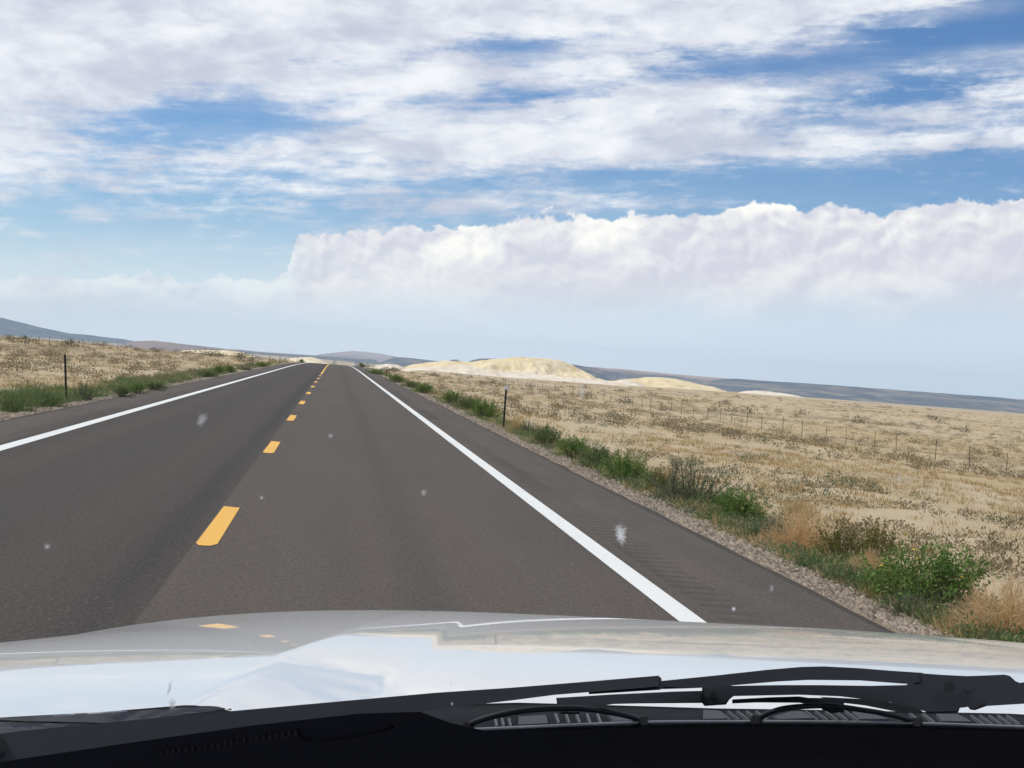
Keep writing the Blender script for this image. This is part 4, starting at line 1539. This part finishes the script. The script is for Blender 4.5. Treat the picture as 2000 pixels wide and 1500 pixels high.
def mounds(name, P_, size, nb, mat, leaf=.22, wid=.45, flat=.55):
    """Low rounded desert shrubs: many short leaves through a flattened dome."""
    n = len(P_)
    C = np.repeat(P_, nb, 0)
    S = np.repeat(size, nb)
    d = rng.normal(size=(n * nb, 3))
    d[:, 2] = np.abs(d[:, 2])
    d /= np.linalg.norm(d, axis=1, keepdims=True)
    rr = rng.random(n * nb) ** .45
    lob = 1 + .35 * np.sin(np.arctan2(d[:, 1], d[:, 0]) * 3 + np.repeat(rng.uniform(0, 6.28, n), nb))
    ax = np.repeat(rng.uniform(.7, 1.5, n), nb)
    C = C + np.stack([d[:, 0] * rr * S * lob * ax, d[:, 1] * rr * S * lob, d[:, 2] * rr * S * flat], 1)
    D = d + rng.normal(0, .6, (n * nb, 3)) + np.array([0, 0, .4])
    L = S * leaf * rng.uniform(.6, 1.5, n * nb)
    V, F_ = leaf_quads(C, L, L * wid, D)
    return tag(mk(name, V, F_, M[mat]), kind='stuff')


def scatter(n, x0, x1, d0, d1, power=1.6):
    """Random ground points, denser near the camera."""
    u = rng.random(n)
    e = 1 - power
    D = (d0 ** e + u * (d1 ** e - d0 ** e)) ** (1 / e)
    X = x0(D) + (x1(D) - x0(D)) * rng.random(n)
    return X, D


fr = lambda D: np.full_like(D, SH_R + .75)
fr2 = lambda D: .50 * D + 8
fl = lambda D: -(.27 * D + 12)
fl2 = lambda D: np.full_like(D, SH_L - .75)


def keep(X, D, thr, sx=.16, sy=.10, seed=50):
    return fbm(X * sx, D * sy, 4, seed) + (rng.random(len(X)) - .5) * .22 > thr


def pts(X, D):
    return np.stack([X, D, terrain(X, D)], 1)


for (a, b_, n1, n2, n3) in ((fr, fr2, 20000, 5200, 1500), (fl, fl2, 12000, 3600, 1300)):
    X, D = scatter(n1, a, b_, 9, 330, 1.25)
    k = keep(X, D, .49)
    X, D = X[k], D[k]
    tufts('dry_grass', pts(X, D), rng.uniform(.06, .17, len(X)) * (1 + D / 300), 14, 'tuft', 1.1, .11, .9)
    X, D = scatter(n2, a, b_, 10, 520, 1.15)
    k = keep(X, D, .55, .12, .16, 77)
    X, D = X[k], D[k]
    mounds('desert_scrub', pts(X, D), rng.uniform(.08, .24, len(X)) * (1 + D / 300), 44, 'scrub', .24, .4, .6)
    X, D = scatter(n3, a, b_, 60, 600, 1.05)
    mounds('desert_scrub', pts(X, D), rng.uniform(.25, .6, len(X)), 80, 'scrub', .18, .4, .7)
    X, D = scatter(n3 // 14, a, lambda D: b_(D) * .8, 170, 620, 1.02)
    mounds('desert_scrub', pts(X, D), rng.uniform(.5, 1.5, len(X)), 160, 'scrub_dark', .14, .45, .7)
    X, D = scatter(n3 // 3, a, b_, 18, 160, 1.3)
    k = keep(X, D, .50, .10, .07, 133)
    mounds('desert_scrub', pts(X[k], D[k]), rng.uniform(.16, .42, k.sum()), 170, 'leaf_sage', .13, .4, .65)

# weeds on both verges
for sgn, xa, xb, n, d0 in ((1, SH_R + .55, SH_R + 1.7, 2000, 9), (-1, SH_L - 2.6, SH_L - .5, 2100, 11)):
    X, D = scatter(n, lambda D: np.full_like(D, xa), lambda D: np.full_like(D, xb), d0, 230, 1.35)
    k = keep(X, D, .40, .3, .12, 91)
    half = rng.random(k.sum()) < .55
    Xk, Dk = X[k], D[k]
    mounds('verge_weeds', pts(Xk[half], Dk[half]), rng.uniform(.09, .24, half.sum()) * (1 if sgn > 0 else 1.2), 110, 'leaf_weed', .17, .4, .8)
    mounds('verge_weeds', pts(Xk[~half], Dk[~half]), rng.uniform(.07, .19, (~half).sum()), 90, 'leaf_sage', .2, .32, .7)
    q = rng.random(k.sum()) < (.12 if sgn > 0 else .7)
    tufts('verge_grass', pts(Xk[q], Dk[q]), rng.uniform(.10, .22, q.sum()) * (1 if sgn > 0 else 1.3), 26, 'leaf_weed', .7, .06, .9)
    X, D = scatter(n, lambda D: np.full_like(D, xa), lambda D: np.full_like(D, xb + .8 * sgn), d0, 200, 1.35)
    k = keep(X, D, .56, .3, .12, 119)
    tufts('dry_grass', pts(X[k], D[k]), rng.uniform(.08, .19, k.sum()), 26, 'dry_pale', .9, .06, 1.0, .8)

# gravel of the road edge: loose stones
oct_v = np.array([(1, 0, 0), (0, 1, 0), (-1, 0, 0), (0, -1, 0), (0, 0, 1), (0, 0, -1)], float)
oct_f = np.array([(0, 1, 4), (1, 2, 4), (2, 3, 4), (3, 0, 4), (1, 0, 5), (2, 1, 5), (3, 2, 5), (0, 3, 5)])
for sgn, xe, n, d0 in ((1, SH_R, 15000, 9), (-1, SH_L, 7000, 11)):
    D = d0 * (90.0 / d0) ** rng.random(n)
    t = np.abs(rng.normal(.24, .22, n))
    X = xe + sgn * (t + .015)
    Sz = rng.uniform(.012, .034, n) * (1 + D / 70)
    Z = terrain(X, D) + Sz * .25
    base = np.stack([X, D, Z], 1)
    jit = rng.uniform(.6, 1.35, (n, 6, 1)) * oct_v[None] * np.stack([Sz * rng.uniform(.8, 1.4, n), Sz * rng.uniform(.8, 1.4, n), Sz * .7], 1)[:, None, :]
    an = rng.uniform(0, 6.28, n)
    ca, sa = np.cos(an)[:, None], np.sin(an)[:, None]
    rx = jit[..., 0] * ca - jit[..., 1] * sa
    ry_ = jit[..., 0] * sa + jit[..., 1] * ca
    V = np.stack([rx, ry_, jit[..., 2]], -1) + base[:, None, :]
    Fc = (oct_f[None] + (np.arange(n) * 6)[:, None, None]).reshape(-1, 3)
    tag(mk('gravel', V, Fc, M['stone']), kind='stuff')

# ------------------------------------------------------------------ air between the camera and the horizon
HAZE = 0.65e-4
mt = bpy.data.materials.new('haze_air')
mt.use_nodes = True
nt = mt.node_tree
nt.nodes.clear()
ho = nt.nodes.new('ShaderNodeOutputMaterial')
pv = nt.nodes.new('ShaderNodeVolumePrincipled')
pv.inputs['Color'].default_value = (.60, .80, 1.0, 1)
pv.inputs['Density'].default_value = HAZE
pv.inputs['Anisotropy'].default_value = 0.0
nt.links.new(pv.outputs[0], ho.inputs['Volume'])
bm = bmesh.new()
box_bm(bm, (0, 4900, 70), (19000, 12600, 232))
hz = from_bm('haze', bm, mt)
tag(hz, kind='stuff')
